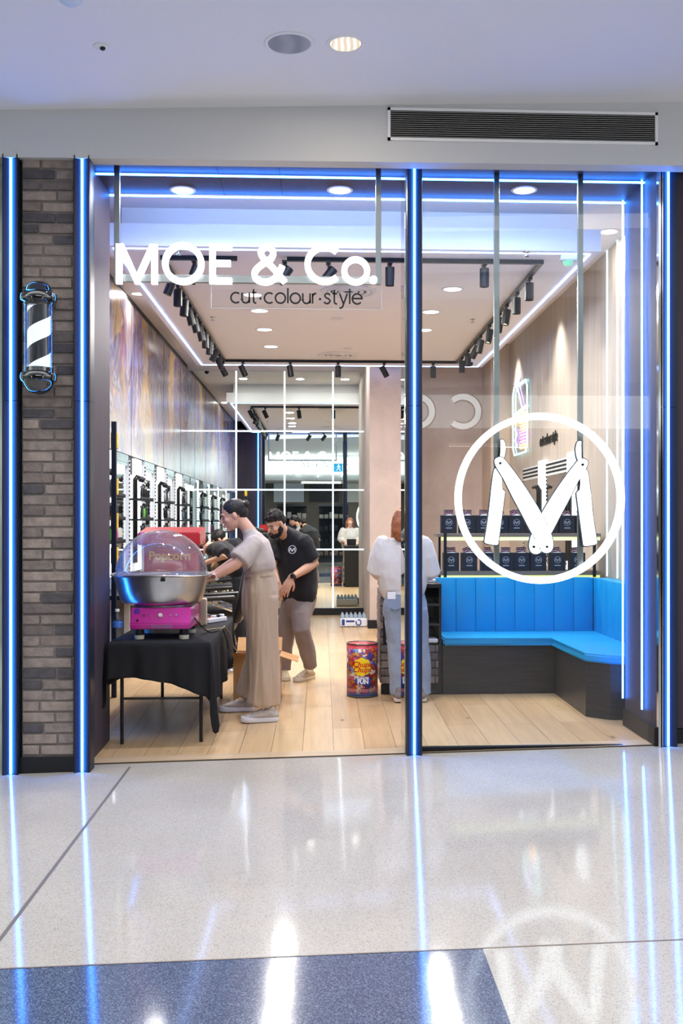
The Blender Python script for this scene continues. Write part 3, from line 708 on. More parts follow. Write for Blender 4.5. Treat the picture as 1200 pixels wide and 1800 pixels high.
for Y, yd, td, lit in ((9.05, 90, 22, 1), (9.5, 90, 0, 0), (9.95, 90, 4, 0), (10.4, 110, -14, 1), (10.8, 110, -14, 1), (11.3, 110, -12, 1), (11.75, 90, 0, 0), (12.2, 80, 4, 0), (12.75, 80, 28, 0), (13.4, 80, -26, 0)):
    spot_head(Vector((TXL, Y, TZ)), yd, td, lit, 'black spotlight on the left ceiling track, %s from the front' % ORD[k]); k += 1
k = 0
for Y, yd, td, lit in ((9.1, 10, 2, 0), (9.7, 0, 4, 0), (10.25, -60, -12, 1), (10.65, 90, 10, 0), (11.3, -60, -14, 1), (11.95, 90, 12, 0), (12.35, 90, 26, 0), (12.95, 90, 4, 0), (13.5, 0, 5, 0)):
    spot_head(Vector((TXR, Y, TZ)), yd, td, lit, 'black spotlight on the right ceiling track, %s from the front' % ORD[k]); k += 1
for u, yd, td, w in ((341, 0, 20, 'behind the letter O of the lit sign'), (500, 0, 35, 'behind the ampersand of the lit sign'), (577, 0, 38, 'behind the capital C of the lit sign'), (685, 0, 6, 'left of the middle pillar'), (851, 0, 2, 'right of the middle pillar')):
    M = (Vector((ax(u, TYF), TYF, TZ))); spot_head(M, 90 if td > 10 else 0, td, 0, 'black spotlight on the front ceiling track '+w)
k = 0
for u, yd, td in ((392, 90, -28), (427, 90, -25), (510, 90, -8), (594, 0, 4), (675, 90, -28), (761, 0, 0)):
    spot_head(Vector((ax(u, TYB), TYB, TZ)), yd, td, 0 if u != 761 else 1, 'black spotlight on the rear ceiling track, %s from the left' % ORD[k]); k += 1
# air diffusers, sprinklers, cameras
G = 'round air diffusers'
for u, v, w in ((612, 512, 'nearer, behind the hanging tagline'), (594, 624, 'farther, near the rear track')):
    p = atz(u, v, IZ); t = thing('air_diffuser', 'round white ring air diffuser, '+w, 'air diffuser', p, G)
    mb = MB()
    for r in (.075, .135, .195, .25): mb.lathe([(r-.022, -.002), (r-.016, -.012), (r+.006, -.016), (r+.018, -.004), (r+.018, 0), (r-.022, 0)], p, 48)
    mb.build('rings', white_paint, t, smooth=True)
    mb = MB(); mb.lathe([(.001, -.001), (.27, -.001), (.27, 0), (.001, 0)], p, 48); mb.build('throat', mat('diffuser_shade', '#a9a4a2', .7), t)
for u, v, w in ((592, 560, 'in the middle of the dropped ceiling'), (612, 612, 'beside the farther air diffuser')):
    p = atz(u, v, IZ); mb = MB(); mb.lathe([(.001, -.014), (.05, -.014), (.065, -.006), (.07, 0)], p, 28); o = mb.build('ceiling_disc', white_paint, smooth=True); tag(o, 'flat round white access disc '+w, 'ceiling disc', 'ceiling discs')
for u, v, w in ((374, 557, 'near the left track'), (830, 561, 'near the right track'), (925, 443, 'at the front right corner of the dropped ceiling'), (314, 440, 'behind the letter O')):
    p = atz(u, v, IZ); t = thing('sprinkler', 'small fire sprinkler '+w, 'sprinkler', p, 'sprinklers')
    mb = MB(); mb.lathe([(.001, -.006), (.03, -.005), (.034, 0)], p, 20); mb.cyl(p, p-Vector((0, 0, .035)), .007, n=10); mb.build('escutcheon', chrome, t)
    mb = MB(); mb.cyl(p-Vector((0, 0, .033)), p-Vector((0, 0, .037)), .022, n=14); mb.build('deflector', chrome, t)
def dome_cam(p, label):
    t = thing('security_camera', label, 'camera', p, 'dome cameras')
    mb = MB(); mb.lathe([(.001, -.03), (.05, -.03), (.058, -.02), (.06, 0)], p, 28); mb.build('housing', white_paint, t, smooth=True)
    mb = MB(); mb.ell(p-Vector((.015, .02, .045)), .038, .038, .036); mb.build('dome', black_alu, t, smooth=True)
dome_cam(Vector((-1.9, 16.3, 4.08)), 'small dark dome camera at the rear left corner of the ceiling')
dome_cam(atz(828, 634, IZ), 'white bullet dome camera at the rear right corner of the dropped ceiling')
p = atz(998, 449, IZ); t = thing('emergency_light', 'white and green emergency light at the front right of the dropped ceiling', 'emergency light', p)
mb = MB(); mb.box(p.x-.07, p.x+.07, p.y-.04, p.y+.04, p.z-.05, p.z, bev=.012); mb.build('housing', white_paint, t)
mb = MB(); mb.cyl(p-Vector((.0, .0, .05)), p-Vector((.0, .0, .085)), .045, .03, n=20); mb.build('lens', mat('green_lens', '#7fcf9d', .2, emit=(.3, .9, .5, 1), es=.4), t)
# ------------------------------------------------------------------ hanging letter sign
YSN = 6.90
sgn = thing('hanging_sign', 'large lit white letter sign hanging in a steel frame over the open doorway', 'sign', (ax(435, YSN), YSN, az(500, 435, YSN)))
sx0, sx1 = ax(200.5, YSN), ax(669.5, YSN); zb0 = az(497, 435, YSN); zb1 = az(484, 435, YSN)
for u in (205, 665): x = ax(u, YSN); mb = MB(); mb.box(x-.018, x+.018, YSN, YSN+.035, zb0, ZS, bev=.002); mb.build('post', steel, sgn)
mb = MB(); mb.box(ax(205, YSN)+.018, ax(665, YSN)-.018, YSN+.002, YSN+.033, zb0, zb1, bev=.002); mb.build('bottom_rail', mat('rail_grey', '#9aa09f', .35, metal=.9), sgn)
def letter(ch, u0, u1, v0, v1, w):
    x0, x1 = ax(u0, YSN-.03)+w/2, ax(u1, YSN-.03)-w/2; z0, z1 = az(v1, u0, YSN-.03)+w/2, az(v0, u0, YSN-.03)-w/2
    st, adv = GL[ch]; hh = (z1-z0)/(1.0 if ch not in 'o' else X)
    xs = [p[0] for q in st for p in q]; kx = (x1-x0)/(max(xs)-min(xs)) if max(xs) > min(xs) else 1
    mb = MB()
    if ch == 'M':
        T = w/(x1-x0+w); xa, xw, za, zw = x0-w/2, x1-x0+w, z0-w/2, z1-z0+w
        PM_ = [(0, 0), (0, 1), (1.25*T, 1), (.5, .26), (1-1.25*T, 1), (1, 1), (1, 0), (1-T, 0), (1-T, .72), (.5+.3*T, 0), (.5-.3*T, 0), (T, .72), (T, 0)]
        mb.prism([(xa+xw*a, za+zw*b) for a, b in PM_], YSN-.045, YSN-.012); mb.build('letter_m', letter_white, sgn); return
    for q in st:
        cl = len(q) > 10 and (Vector(q[0])-Vector(q[-1])).length < .01
        pts = [(x0+(a-min(xs))*kx, z0+b*hh) for a, b in (q[:-1] if cl else q)]
        mb.ribbon(pts, w, YSN-.045, YSN-.012, closed=cl)
    mb.build('letter_'+{'&': 'ampersand'}.get(ch, ch.lower()), letter_white, sgn)
w = .040
letter('M', 204, 277, 429, 499, w); letter('O', 285, 359, 426, 500, w); letter('E', 368, 413, 429, 499, w)
letter('&', 442, 506, 427, 501, w); letter('C', 535, 597, 429, 500, w); letter('o', 600, 650, 451, 501, w*.95)
p = (ax(656, YSN-.03), az(494, 656, YSN)); mb = MB(); mb.cyl((p[0], YSN-.045, p[1]), (p[0], YSN-.012, p[1]), .026, n=24); mb.build('full_stop', letter_white, sgn)
# clear tagline panel
tp = thing('tagline_panel', 'clear acrylic panel with thin black words hanging under the lit sign', 'sign', (ax(520, YSN), YSN, az(541, 520, YSN)))
mb = MB(); mb.box(ax(370, YSN), ax(671, YSN), YSN+.036, YSN+.042, az(541, 520, YSN), az(484, 520, YSN)); mb.build('panel', acrylic, tp)
mb = MB(); q = .0015; xa, xb, za, zz = ax(370, YSN), ax(671, YSN), az(541, 520, YSN), az(484, 520, YSN)
mb.box(xa-q, xb+q, YSN+.0355, YSN+.0425, za-q, za+q); mb.box(xa-q, xa+q, YSN+.0355, YSN+.0425, za, zz); mb.box(xb-q, xb+q, YSN+.0355, YSN+.0425, za, zz)
mb.build('polished_edge', mat('acrylic_edge', '#d9dde4', .2), tp)
ink = mat('black_vinyl', '#0c0c0e', .5)
mb = MB(); h = az(505, 520, YSN)-az(531.5, 520, YSN); xe = stroke_text(mb, 'cut*colour*style', 0, 0, h, h*.115, 0, .001)
kx = (ax(636, YSN)-ax(405, YSN))/(xe-.17*h)
for v in mb.bm.verts: v.co = Vector((v.co.x*kx+ax(405, YSN), v.co.y+YSN+.032, v.co.z+az(531.5, 520, YSN)))
mb.build('lettering', ink, tp)

# ------------------------------------------------------------------ round razor emblem
YL = 6.93; LW = thing('razor_emblem_sign', 'round lit emblem of two crossed cut throat razors forming an M, hanging behind the window', 'sign', (ax(948, YL), YL, az(1027, 948, YL)))
for u in (872, 1019): x = ax(u, YL+.05); mb = MB(); mb.box(x-.018, x+.018, YL+.03, YL+.062, az(1003, u, YL+.05), ZS, bev=.002); mb.build('post', steel, LW)
cx_, cz_ = ax(948, YL), az(876, 948, YL); R0 = .5*(ax(1096, YL)-ax(800, YL))
emb = glow('emblem_face', (0.95, 0.97, 1.0, 1), 1.7); edge = mat('emblem_edge', '#39424f', .4)
mb = MB(); mb.ribbon(arc(cx_, cz_, R0-.020, R0-.020, 0, 360, 96)[:-1], .044, YL-.03, YL+.02, closed=True); mb.build('ring', emb, LW)
zx = lambda x, y: (ax(740+x/3.158, YL), az(740+y/3.158, 948, YL))
def smoothpoly(P, n=5):
    m = len(P); out = []
    for i in range(m):
        p0, p1, p2, p3 = [Vector(P[(i+k-1) % m]) for k in range(4)]
        for k in range(n):
            t = k/n; out.append(tuple(.5*((2*p1)+(p2-p0)*t+(2*p0-5*p1+4*p2-p3)*t*t+(-p0+3*p1-3*p2+p3)*t**3)))
    return out
handle = [(404, 228), (412, 210), (434, 203), (456, 214), (500, 268), (556, 345), (612, 430), (662, 515), (704, 600), (722, 650), (727, 690), (718, 718), (695, 732), (668, 724), (654, 700), (630, 655), (600, 605), (556, 520), (505, 425), (455, 325), (418, 265)]
tang = [(438, 112), (446, 105), (458, 112), (466, 138), (466, 170), (458, 205), (444, 232), (430, 228), (443, 195), (450, 165), (449, 135)]
blade = [(408, 265), (440, 278), (446, 300), (432, 340), (430, 376), (452, 382), (462, 396), (460, 420), (428, 660), (424, 680), (414, 688), (364, 680), (353, 672), (352, 660), (368, 560), (385, 420), (388, 380), (396, 320)]
mirx = lambda P: [(1324-x, y+6) for x, y in P]
def piece(P, y0, y1, nm, sm_=True, sub=None):
    q = smoothpoly(P, 4) if sm_ else P
    pts = [zx(*a) for a in q]; ccx = sum(p[0] for p in pts)/len(pts); ccz = sum(p[1] for p in pts)/len(pts)
    mb = MB(); mb.prism(pts, y0, y1); o = mb.build(nm, emb, LW)
    mb = MB(); out = []
    n = len(pts)
    for i in range(n):
        d = Vector(pts[(i+1) % n])-Vector(pts[i-1]); d.normalize(); nn = Vector((d.y, -d.x))
        out.append((pts[i][0]+nn.x*.007, pts[i][1]+nn.y*.007))
    area = sum(pts[i][0]*pts[(i+1) % n][1]-pts[(i+1) % n][0]*pts[i][1] for i in range(n))
    if area < 0: out = [(2*pts[i][0]-out[i][0], 2*pts[i][1]-out[i][1]) for i in range(n)]
    mb.prism(out, y0+.010, y1+.004); e_ = mb.build('rim', edge, LW)
piece(mirx(tang), YL-.012, YL+.008, 'razor_tang'); piece(tang, YL-.012, YL+.008, 'razor_tang')
piece(mirx(blade), YL-.014, YL+.006, 'razor_blade'); piece(blade, YL-.014, YL+.006, 'razor_blade')
piece(mirx(handle), YL-.022, YL-.004, 'razor_handle'); piece(handle, YL-.032, YL-.014, 'razor_handle')
mb = MB()
for x, y in ((434, 237), (890, 243), (620, 698), (692, 698)):
    p = zx(x, y); mb.cyl((p[0], YL-.036, p[1]), (p[0], YL-.02, p[1]), .009, n=16)
mb.build('rivets', black_sat, LW)

# ------------------------------------------------------------------ barber pole
YB_ = 6.50; bx = ax(68.5, YB_); s_ = (ax(101, YB_)-ax(38, YB_))/2; Z = lambda v: az(v, 69, YB_)
bp = thing('barber_pole', 'glossy black barber pole with a black and white spiral on the brick pier', 'barber pole', (bx, YB_, Z(694)))
pol = mat('gloss_black_pole', '#06070a', .08, coat=1.0, spec=.8)
r = s_
mb = MB(); mb.lathe([(.001, Z(495)), (r*.30, Z(495.8)), (r*.52, Z(499)), (r*.68, Z(505)), (r*.75, Z(512)), (r*.80, Z(514)), (r*.98, Z(518)), (r*1.02, Z(524)), (r*.98, Z(530)), (r*.82, Z(533)), (r*.80, Z(537)), (r*.74, Z(539)), (.001, Z(539))], (bx, YB_, 0), 48); mb.build('top_cap', pol, bp, smooth='auto')
mb = MB(); mb.lathe([(.001, Z(647)), (r*.78, Z(647)), (r*.80, Z(654)), (r*.98, Z(657)), (r*1.03, Z(663)), (r*.98, Z(670)), (r*.84, Z(673)), (r*.78, Z(678)), (r*.6, Z(687)), (r*.3, Z(692.5)), (.001, Z(694))], (bx, YB_, 0), 48); mb.build('bottom_cap', pol, bp, smooth='auto')
def stripes():
    m = mat('barber_stripes', '#ffffff', .25, emit=(1, 1, 1, 1), es=.55); b = m.node_tree.nodes['Principled BSDF']; lk = m.node_tree.links.new
    tc = N(m, 'ShaderNodeTexCoord'); sp = N(m, 'ShaderNodeSeparateXYZ'); at_ = N(m, 'ShaderNodeMath'); at_.operation = 'ARCTAN2'
    mz = N(m, 'ShaderNodeMath'); mz.operation = 'MULTIPLY'; mz.inputs[1].default_value = 2*PI/.232
    sb = N(m, 'ShaderNodeMath'); sb.operation = 'SUBTRACT'; ad = N(m, 'ShaderNodeMath'); ad.operation = 'ADD'; ad.inputs[1].default_value = 2.3
    sn = N(m, 'ShaderNodeMath'); sn.operation = 'SINE'; gt = N(m, 'ShaderNodeMath'); gt.operation = 'GREATER_THAN'; gt.inputs[1].default_value = 0.0
    r = ramp(m, [(0, '#14171c'), (.5, '#f4f8ff')], 'CONSTANT'); r2 = ramp(m, [(0, (0, 0, 0, 1)), (.5, (.85, .95, 1, 1))], 'CONSTANT')
    L(m, tc, 'Object', sp, 'Vector'); lk(sp.outputs['Y'], at_.inputs[0]); lk(sp.outputs['X'], at_.inputs[1]); lk(sp.outputs['Z'], mz.inputs[0])
    lk(mz.outputs[0], sb.inputs[0]); lk(at_.outputs[0], sb.inputs[1]); lk(sb.outputs[0], ad.inputs[0]); lk(ad.outputs[0], sn.inputs[0]); lk(sn.outputs[0], gt.inputs[0])
    lk(gt.outputs[0], r.inputs[0]); lk(gt.outputs[0], r2.inputs[0]); lk(r.outputs[0], b.inputs['Base Color']); lk(r2.outputs[0], b.inputs['Emission Color']); return m
mb = MB(); mb.lathe([(.001, Z(646)), (r*.64, Z(646)), (r*.64, Z(540)), (.001, Z(540))], (bx, YB_, 0), 48); mb.build('striped_cylinder', stripes(), bp, smooth='auto')
mb = MB(); mb.lathe([(r*.80, Z(648)), (r*.80, Z(538)), (r*.78, Z(538)), (r*.78, Z(648))], (bx, YB_, 0), 48); mb.build('glass_tube', glass_mat('pole_glass', (.95, .97, 1, 1), 1.5, 0, 1.6), bp, smooth='auto')
mb = MB()
for v in (524, 663): mb.box(bx-.04, bx+.04, YB_+r*.9, 6.645, Z(v)-.03, Z(v)+.03, bev=.006)
mb.build('wall_bracket', pol, bp)

# ------------------------------------------------------------------ neon sign and words on the right wall
XW = 2.695
def neon(pts, r, m, parent, nm, closed=False):
    mb = MB(); mb.tube([(XW-.03, y, z) for y, z in pts], r, 8, closed); return mb.build(nm, m, parent, smooth=True)
nyc, nzc = 13.66, 2.9
ns = thing('neon_sign', 'neon sign of an electric hair clipper outlined in cyan on the beige right wall', 'neon sign', (XW, nyc, 1.75))
mb = MB(); mb.box(XW-.012, XW-.004, 13.17, 14.15, 2.44, 3.38, bev=.02); mb.build('clear_backing', acrylic, ns)
YA, YBn = 14.15, 13.17          # far (left in view) and near (right in view) edges
def rr(y0, y1, z0, z1, k): return [(y0, z0+k), (y0, z1-k), (y0-k, z1), (y1+k, z1), (y1, z1-k), (y1, z0+k), (y1+k, z0), (y0-k, z0)]
ncy = glow('neon_cyan', (.35, .9, 1, 1), 3); nor = glow('neon_orange', (1, .42, .06, 1), 3); npk = glow('neon_pink', (1, .10, .55, 1), 3); nvi = glow('neon_violet', (.45, .25, 1, 1), 3)
neon(rr(YA, YBn, 2.44, 3.38, .10), .011, ncy, ns, 'outline', True)
neon([(YA, 3.0), (YBn, 3.04)], .010, ncy, ns, 'outline')
neon([(13.95, 3.46), (13.5, 3.04)], .012, nvi, ns, 'lever'); neon([(14.05, 3.42), (13.78, 3.52)], .010, nvi, ns, 'lever')
neon([(13.95, 2.84), (13.95, 2.97), (13.35, 2.97), (13.35, 2.84)], .014, nor, ns, 'comb')
for k in range(9):
    z = 2.84-k*.042; neon([(13.62, z), (13.30, z)], .014, nor if k < 3 or k > 6 else npk, ns, 'comb_bar')
neon([(14.0, 2.80), (13.85, 2.72), (14.0, 2.64), (13.85, 2.56)], .012, nvi, ns, 'cord')
MW = Matrix(((0, 1, 0, 0), (-1, 0, 0, 0), (0, 0, 1, 0), (0, 0, 0, 1)))     # x,z text onto the right wall, reading from the room
mb = MB(); h = .12; xe = stroke_text(mb, 'cut*colour*style', 0, 0, h, .014, 0, .012)
ya = 12.5; z0 = 2.44
kx = (12.5-11.57)/xe
for v in mb.bm.verts: v.co = Vector((XW-.012+v.co.y, ya-v.co.x*kx, v.co.z+2.45))
o = mb.build('wall_lettering', ink); tag(o, 'small black words on the beige right wall beside the neon sign', 'lettering')
# ------------------------------------------------------------------ the store across the mall, seen only in glass and mirror
YO = -7.0
t = thing('opposite_shop_sign', 'long lit white name band on the shop across the mall, seen reflected in the window', 'sign', (0, YO, 3.4))
mb = MB(); mb.box(-2.6, 4.38, YO+.02, YO+.12, 3.44, 4.10); mb.box(4.45, 6.7, YO+.02, YO+.12, 3.44, 4.10); mb.build('light_band', glow('sign_band', (.95, 1, .97, 1), 3.2), t)
mb = MB(); h = .60
MO = Matrix(((-1, 0, 0, 0), (0, 1, 0, 0), (0, 0, 1, 0), (0, 0, 0, 1)))
xc0 = 3.17
for ch, k in zip('CONNOR', range(6)):
    stroke_text(mb, ch, -(xc0-.94*k), 3.46, h, .17, YO+.12, YO+.135, M=MO)
mb.build('letter_surrounds', mat('letter_surround', '#6f7a78', .5), t); mb = MB()
for ch, k in zip('CONNOR', range(6)):
    stroke_text(mb, ch, -(xc0-.94*k), 3.46, h, .115, YO+.12, YO+.17, M=MO)
mb.build('letters', glow('sign_letters', (.9, 1, 1, 1), 9), t)
store_dark = mat('store_dark', '#26282c', .6)
mb = MB(); mb.box(-11, 11, YO-.02, YO+.02, 4.10, 4.6); mb.box(-11, -2.6, YO-.02, YO+.02, 3.44, 4.1); mb.box(6.7, 11, YO-.02, YO+.02, 3.44, 4.1); mb.box(-11, 11, YO-.02, YO+.02, 3.2, 3.44); struct('wall_opposite_fascia', mb, fascia_paint)
mb = MB(); mb.box(-11, 11, YO-3.5, YO-3.3, -.3, 3.5); struct('wall_opposite_back', mb, mat('store_taupe', '#5c5753', .8))
mb = MB(); mb.box(-11, 11, YO-3.3, YO, 3.2, 3.3); struct('ceiling_opposite', mb, white_paint)
mb = MB(); mb.box(-11, 11, YO-3.4, YO, -.32, -.28); struct('floor_opposite', mb, mat('store_floor', '#5f564e', .4))
mb = MB(); mb.box(-11.2, -11, -7.2, 6.8, -.4, 3.6); struct('wall_mall_left', mb, mat('far_glazing', '#c4d3d2', .4))
mb = MB(); mb.box(11, 11.2, -7.2, 6.8, -.4, 3.6); struct('wall_mall_right', mb, mat('far_glazing', '#c4d3d2', .4))
# rest of the row on this side, left and right of the shop
mb = MB(); mb.box(-11, ax(5, 6.7), 6.75, 6.85, -.35, 3.84); struct('window_3', mb, mat('neighbour_glazing', '#b7c4ba', .12, spec=.6, var=.5, vscale=1.5))
mb = MB(); mb.box(ax(1191, 6.85)+.43, 11, 6.85, 7.0, -.1, 3.84); struct('wall_right_beyond', mb, store_dark)
rnd = random.Random(11)
# lit posters and hanging stock in that store
W6 = ['first of six in the row', 'second of six in the row', 'third of six in the row', 'fourth of six in the row', 'fifth of six in the row', 'last of six in the row']
G = 'stock racks of the shop across the mall'
for i, x in enumerate((-4.6, -2.9, -1.2, .5, 2.2, 3.9)):
    t = thing('stock_rack', 'dark stock shelf in the shop across the mall, '+W6[i], 'rack', (x, YO-1.2, -.28), G)
    mb = MB(); mb.box(x-.6, x+.6, YO-1.45, YO-1.4, -.28, 2.3)
    for z in (.2, .7, 1.2, 1.7, 2.2): mb.box(x-.6, x+.6, YO-1.4, YO-1.0, z-.02, z)
    mb.build('shelves', store_dark, t)
    for z in (.2, .7, 1.2, 1.7):
        mb = MB()
        for q in range(6):
            xx = x-.5+q*.2; hh = rnd.uniform(.12, .3); mb.box(xx-.08, xx+.08, YO-1.3, YO-1.05, z, z+hh, bev=.01)
        mb.build('folded_clothes', mat('stock_%d' % (int(z*10) % 4), ['#3a3b44', '#b9b2aa', '#6c5b52', '#22242a'][int(z*10+i) % 4], .8), t)
for x, z0, z1, cc in ((1.6, 2.35, 3.1, '#c9cac6'), (.1, 2.35, 3.1, '#343438'), (-1.3, 2.35, 3.1, '#b5bbc4'), (3.2, 2.35, 3.1, '#a9a39b')):
    mb = MB(); mb.box(x-.6, x+.6, YO-.5, YO-.48, z0, z1); o = mb.build('poster_panel', mat('poster'+cc[1:], cc, .6)); tag(o, '%s poster panel high in the shop across the mall' % {'#c9cac6': 'large pale grey', '#343438': 'large black', '#b5bbc4': 'large bluish', '#a9a39b': 'large brownish'}[cc], 'poster', 'posters of the shop across the mall')
for x in (-3.5, 0, 3.5):
    p = Vector((x, YO-1.0, 3.19)); area_disc('lamp', p, .6, 45, (1, .95, .88)) if False else None
    l = bpy.data.lights.new('lamp', 'AREA'); l.shape = 'RECTANGLE'; l.size = 1.6; l.size_y = .3; l.energy = 60; l.color = (1, .95, .88)
    tt = thing('store_light', 'long ceiling light of the shop across the mall, %s of three' % {-3.5: 'first', 0: 'middle', 3.5: 'last'}[x], 'ceiling light', p, 'lights of the shop across the mall')
    mb = MB(); mb.box(x-.8, x+.8, p.y-.15, p.y+.15, 3.15, 3.2); mb.build('fitting', glow('store_lamp', (1, .96, .9, 1), .9), tt)
    o = bpy.data.objects.new('lamp', l); COL.objects.link(o); o.parent = tt; o.location = (0, 0, -.06)
# hanging exit sign, blue, with a walking figure
et = thing('direction_sign', 'small blue hanging sign with a white walking figure, seen in the back mirror', 'sign', (.62, -3.2, 3.35))
M2 = MO
mb = MB(); mb.box(.62-.26, .62+.26, -3.22, -3.18, 3.35, 3.65, bev=.01); mb.cyl((.4, -3.2, 3.65), (.4, -3.2, 4.3), .008); mb.cyl((.84, -3.2, 3.65), (.84, -3.2, 4.3), .008); mb.build('panel', mat('sign_blue', '#1b8fc4', .4, emit=(.05, .45, .8, 1), es=.9), et)
mb = MB(); mb.cyl((.62, -3.18, 3.60), (.62, -3.172, 3.60), .022, n=14)
for q in ([(.62, 3.57), (.61, 3.48)], [(.61, 3.49), (.66, 3.44), (.67, 3.38)], [(.61, 3.49), (.58, 3.43), (.53, 3.40)], [(.62, 3.56), (.68, 3.51)], [(.62, 3.56), (.56, 3.51)]): mb.ribbon(q, .022, -3.178, -3.172)
mb.build('figure', glow('white_pictogram', (1, 1, 1, 1), 1.2), et)
# ------------------------------------------------------------------ folding table with black cloth
TT = .655; TX0, TX1, TY0, TY1 = -1.50, -.79, 7.30, 9.10
t = thing('folding_table', 'folding trestle table with thin black legs under a black cloth', 'table', (-1.14, 8.2, zs(-1.14, 8.2)))
mb = MB(); mb.box(TX0+.01, TX1-.01, TY0+.01, TY1-.01, TT-.03, TT-.004, bev=.005); mb.build('tabletop', black_mat, t)
for x, y in ((TX0+.08, 7.38), (TX1-.07, 7.38), (TX0+.14, 8.85), (TX1-.07, 8.85)):
    mb = MB(); mb.tube([(x, y, zs(x, y)+.003), (x, y, TT-.03)], .013, 10); mb.build('leg', black_sat, t)
for y in (7.38, 8.85):
    mb = MB(); mb.tube([(TX0+.09, y, .25), (TX1-.08, y, .25)], .009, 8); mb.build('brace', black_sat, t)
def cloth_fabric():
    m = mat('black_cloth', '#15161b', .9, bump=.25, bscale=260); return m
mb = MB(); bm = mb.bm
per = []    # perimeter samples: x, y, outward normal, drop
def side(xa, ya, xb, yb, nx, ny, d0, d1, n, dm=None):
    for k in range(n):
        f = k/n; d = d0+(d1-d0)*f
        if dm is not None: d = d0*(1-f)**2+2*dm*f*(1-f)+d1*f*f
        per.append((xa+(xb-xa)*f, ya+(yb-ya)*f, nx, ny, d))
def corner(x, y, n0, n1, d0, dc, d1, n=8):
    for k in range(n):
        f = k/n; a = f*PI/2; nx = n0[0]*math.cos(a)+n1[0]*math.sin(a); ny = n0[1]*math.cos(a)+n1[1]*math.sin(a)
        w = math.sin(f*PI); per.append((x, y, nx, ny, (d0*(1-f)+d1*f)*(1-w)+dc*w))
side(TX0, TY1, TX0, TY0, -1, 0, .30, .32, 34)
corner(TX0, TY0, (-1, 0), (0, -1), .32, .46, .25)
side(TX0, TY0, TX1, TY0, 0, -1, .25, .40, 26, .22)
corner(TX1, TY0, (0, -1), (1, 0), .42, .64, .46)
side(TX1, TY0, TX1, TY1, 1, 0, .46, .34, 34)
corner(TX1, TY1, (1, 0), (0, 1), .34, .45, .3)
side(TX1, TY1, TX0, TY1, 0, 1, .3, .3, 14)
corner(TX0, TY1, (0, 1), (-1, 0), .3, .42, .3)
NL = 16; rows = []
for L_ in range(NL+1):
    f = L_/NL; row = []
    for i, (x, y, nx, ny, d) in enumerate(per):
        cor = abs(nx*ny)*2
        fl = .010+f*(.012+.035*cor) + f*.022*math.sin(i*.62)+f*.012*math.sin(i*1.37+1)
        if x < TX0+.02 and nx < -.3 and y < 7.6: fl *= 1.0
        zz = TT+.002-d*f
        if L_ == 0: fl = .0; zz = TT+.004
        if L_ == 1: fl = .010; zz = TT-.006
        row.append(bm.verts.new((x+nx*fl, y+ny*fl, zz)))
    rows.append(row)
n = len(per)
for a, b in zip(rows[:-1], rows[1:]):
    for i in range(n): mb.face([a[i], a[(i+1) % n], b[(i+1) % n], b[i]])
cen = bm.verts.new(((TX0+TX1)/2, (TY0+TY1)/2, TT+.004))
for i in range(n): mb.face([cen, rows[0][(i+1) % n], rows[0][i]])
o = mb.build('tablecloth', cloth_fabric(), smooth=True); tag(o, 'black cloth draped over the trestle table, its corner hanging low', 'tablecloth')
md = o.modifiers.new('thickness', 'SOLIDIFY'); md.thickness = .003

# ------------------------------------------------------------------ candy floss machine
CXm, CYm = ax(284, 7.78), 7.78
fm = thing('candy_floss_machine', 'candy floss machine with a magenta base, large metal bowl and clear dome', 'candy floss machine', (CXm, CYm, TT))
mag = mat('magenta_enamel', '#c21a92', .3, coat=.4); alu = mat('spun_aluminium', '#b9bbbd', .30, metal=1, bump=.12, bscale=30, var=.18, vscale=5)
bx0, bx1 = ax(228, 7.46), ax(334, 7.46); y0, y1 = 7.46, 7.98
mb = MB(); A = [(y0, .735), (y0-.004, .775), (y0+.06, .885), (y1, .885), (y1, .735)]
va = [mb.bm.verts.new((bx0, y, z)) for y, z in A]; vb = [mb.bm.verts.new((bx1, y, z)) for y, z in A]
mb.face(va[::-1]); mb.face(vb)
for i in range(5): mb.face([va[i], va[(i+1) % 5], vb[(i+1) % 5], vb[i]])
bmesh.ops.bevel(mb.bm, geom=list(mb.bm.edges), offset=.006, segments=2, affect='EDGES')
mb.build('base', mag, fm)
# slanted panel frame: origin on the panel, x right, z up the slope
sl = math.atan2(.064, .110); MP = Matrix.Translation((0, y0-.004, .775)) @ Matrix.Rotation(-sl, 4, 'X')
def on_panel(u, f): return MP @ Vector((ax(u, 7.46), -.003, .127*f))
def knob(u, f, r, m, nm):
    mb = MB(); p = on_panel(u, f); nrm = (MP.to_3x3() @ Vector((0, -1, 0))); mb.cyl(p, p+nrm*r*.9, r, r*.85, n=20); return mb.build(nm, m, fm)
k_ = knob(281, .50, .017, mat('knob_cream', '#dcd8cf', .4), 'dial'); knob(281, .50, .009, black_sat, 'dial_cap')
for u, f, r, m in ((252, .50, .008, chrome), (263, .48, .006, chrome), (299, .50, .006, chrome), (309, .52, .009, chrome), (241, .20, .009, black_sat)): knob(u, f, r, m, 'switch')
mb = MB(); c0 = on_panel(239, .78)
for k in range(6):
    a = k*PI/3; q = c0+MP.to_3x3() @ Vector((.014*math.cos(a), 0, .014*math.sin(a))); mb.ell(q, .010, .003, .010)
mb.ell(c0, .009, .004, .009); mb.build('flower_badge', mat('badge_violet', '#5a2c9e', .4), fm)
mb = MB(); mb.box(ax(265, 7.45), ax(303, 7.45), y0-.009, y0-.002, .742, .768); mb.build('name_plate', mat('name_plate', '#b06aa0', .3, metal=.5), fm)
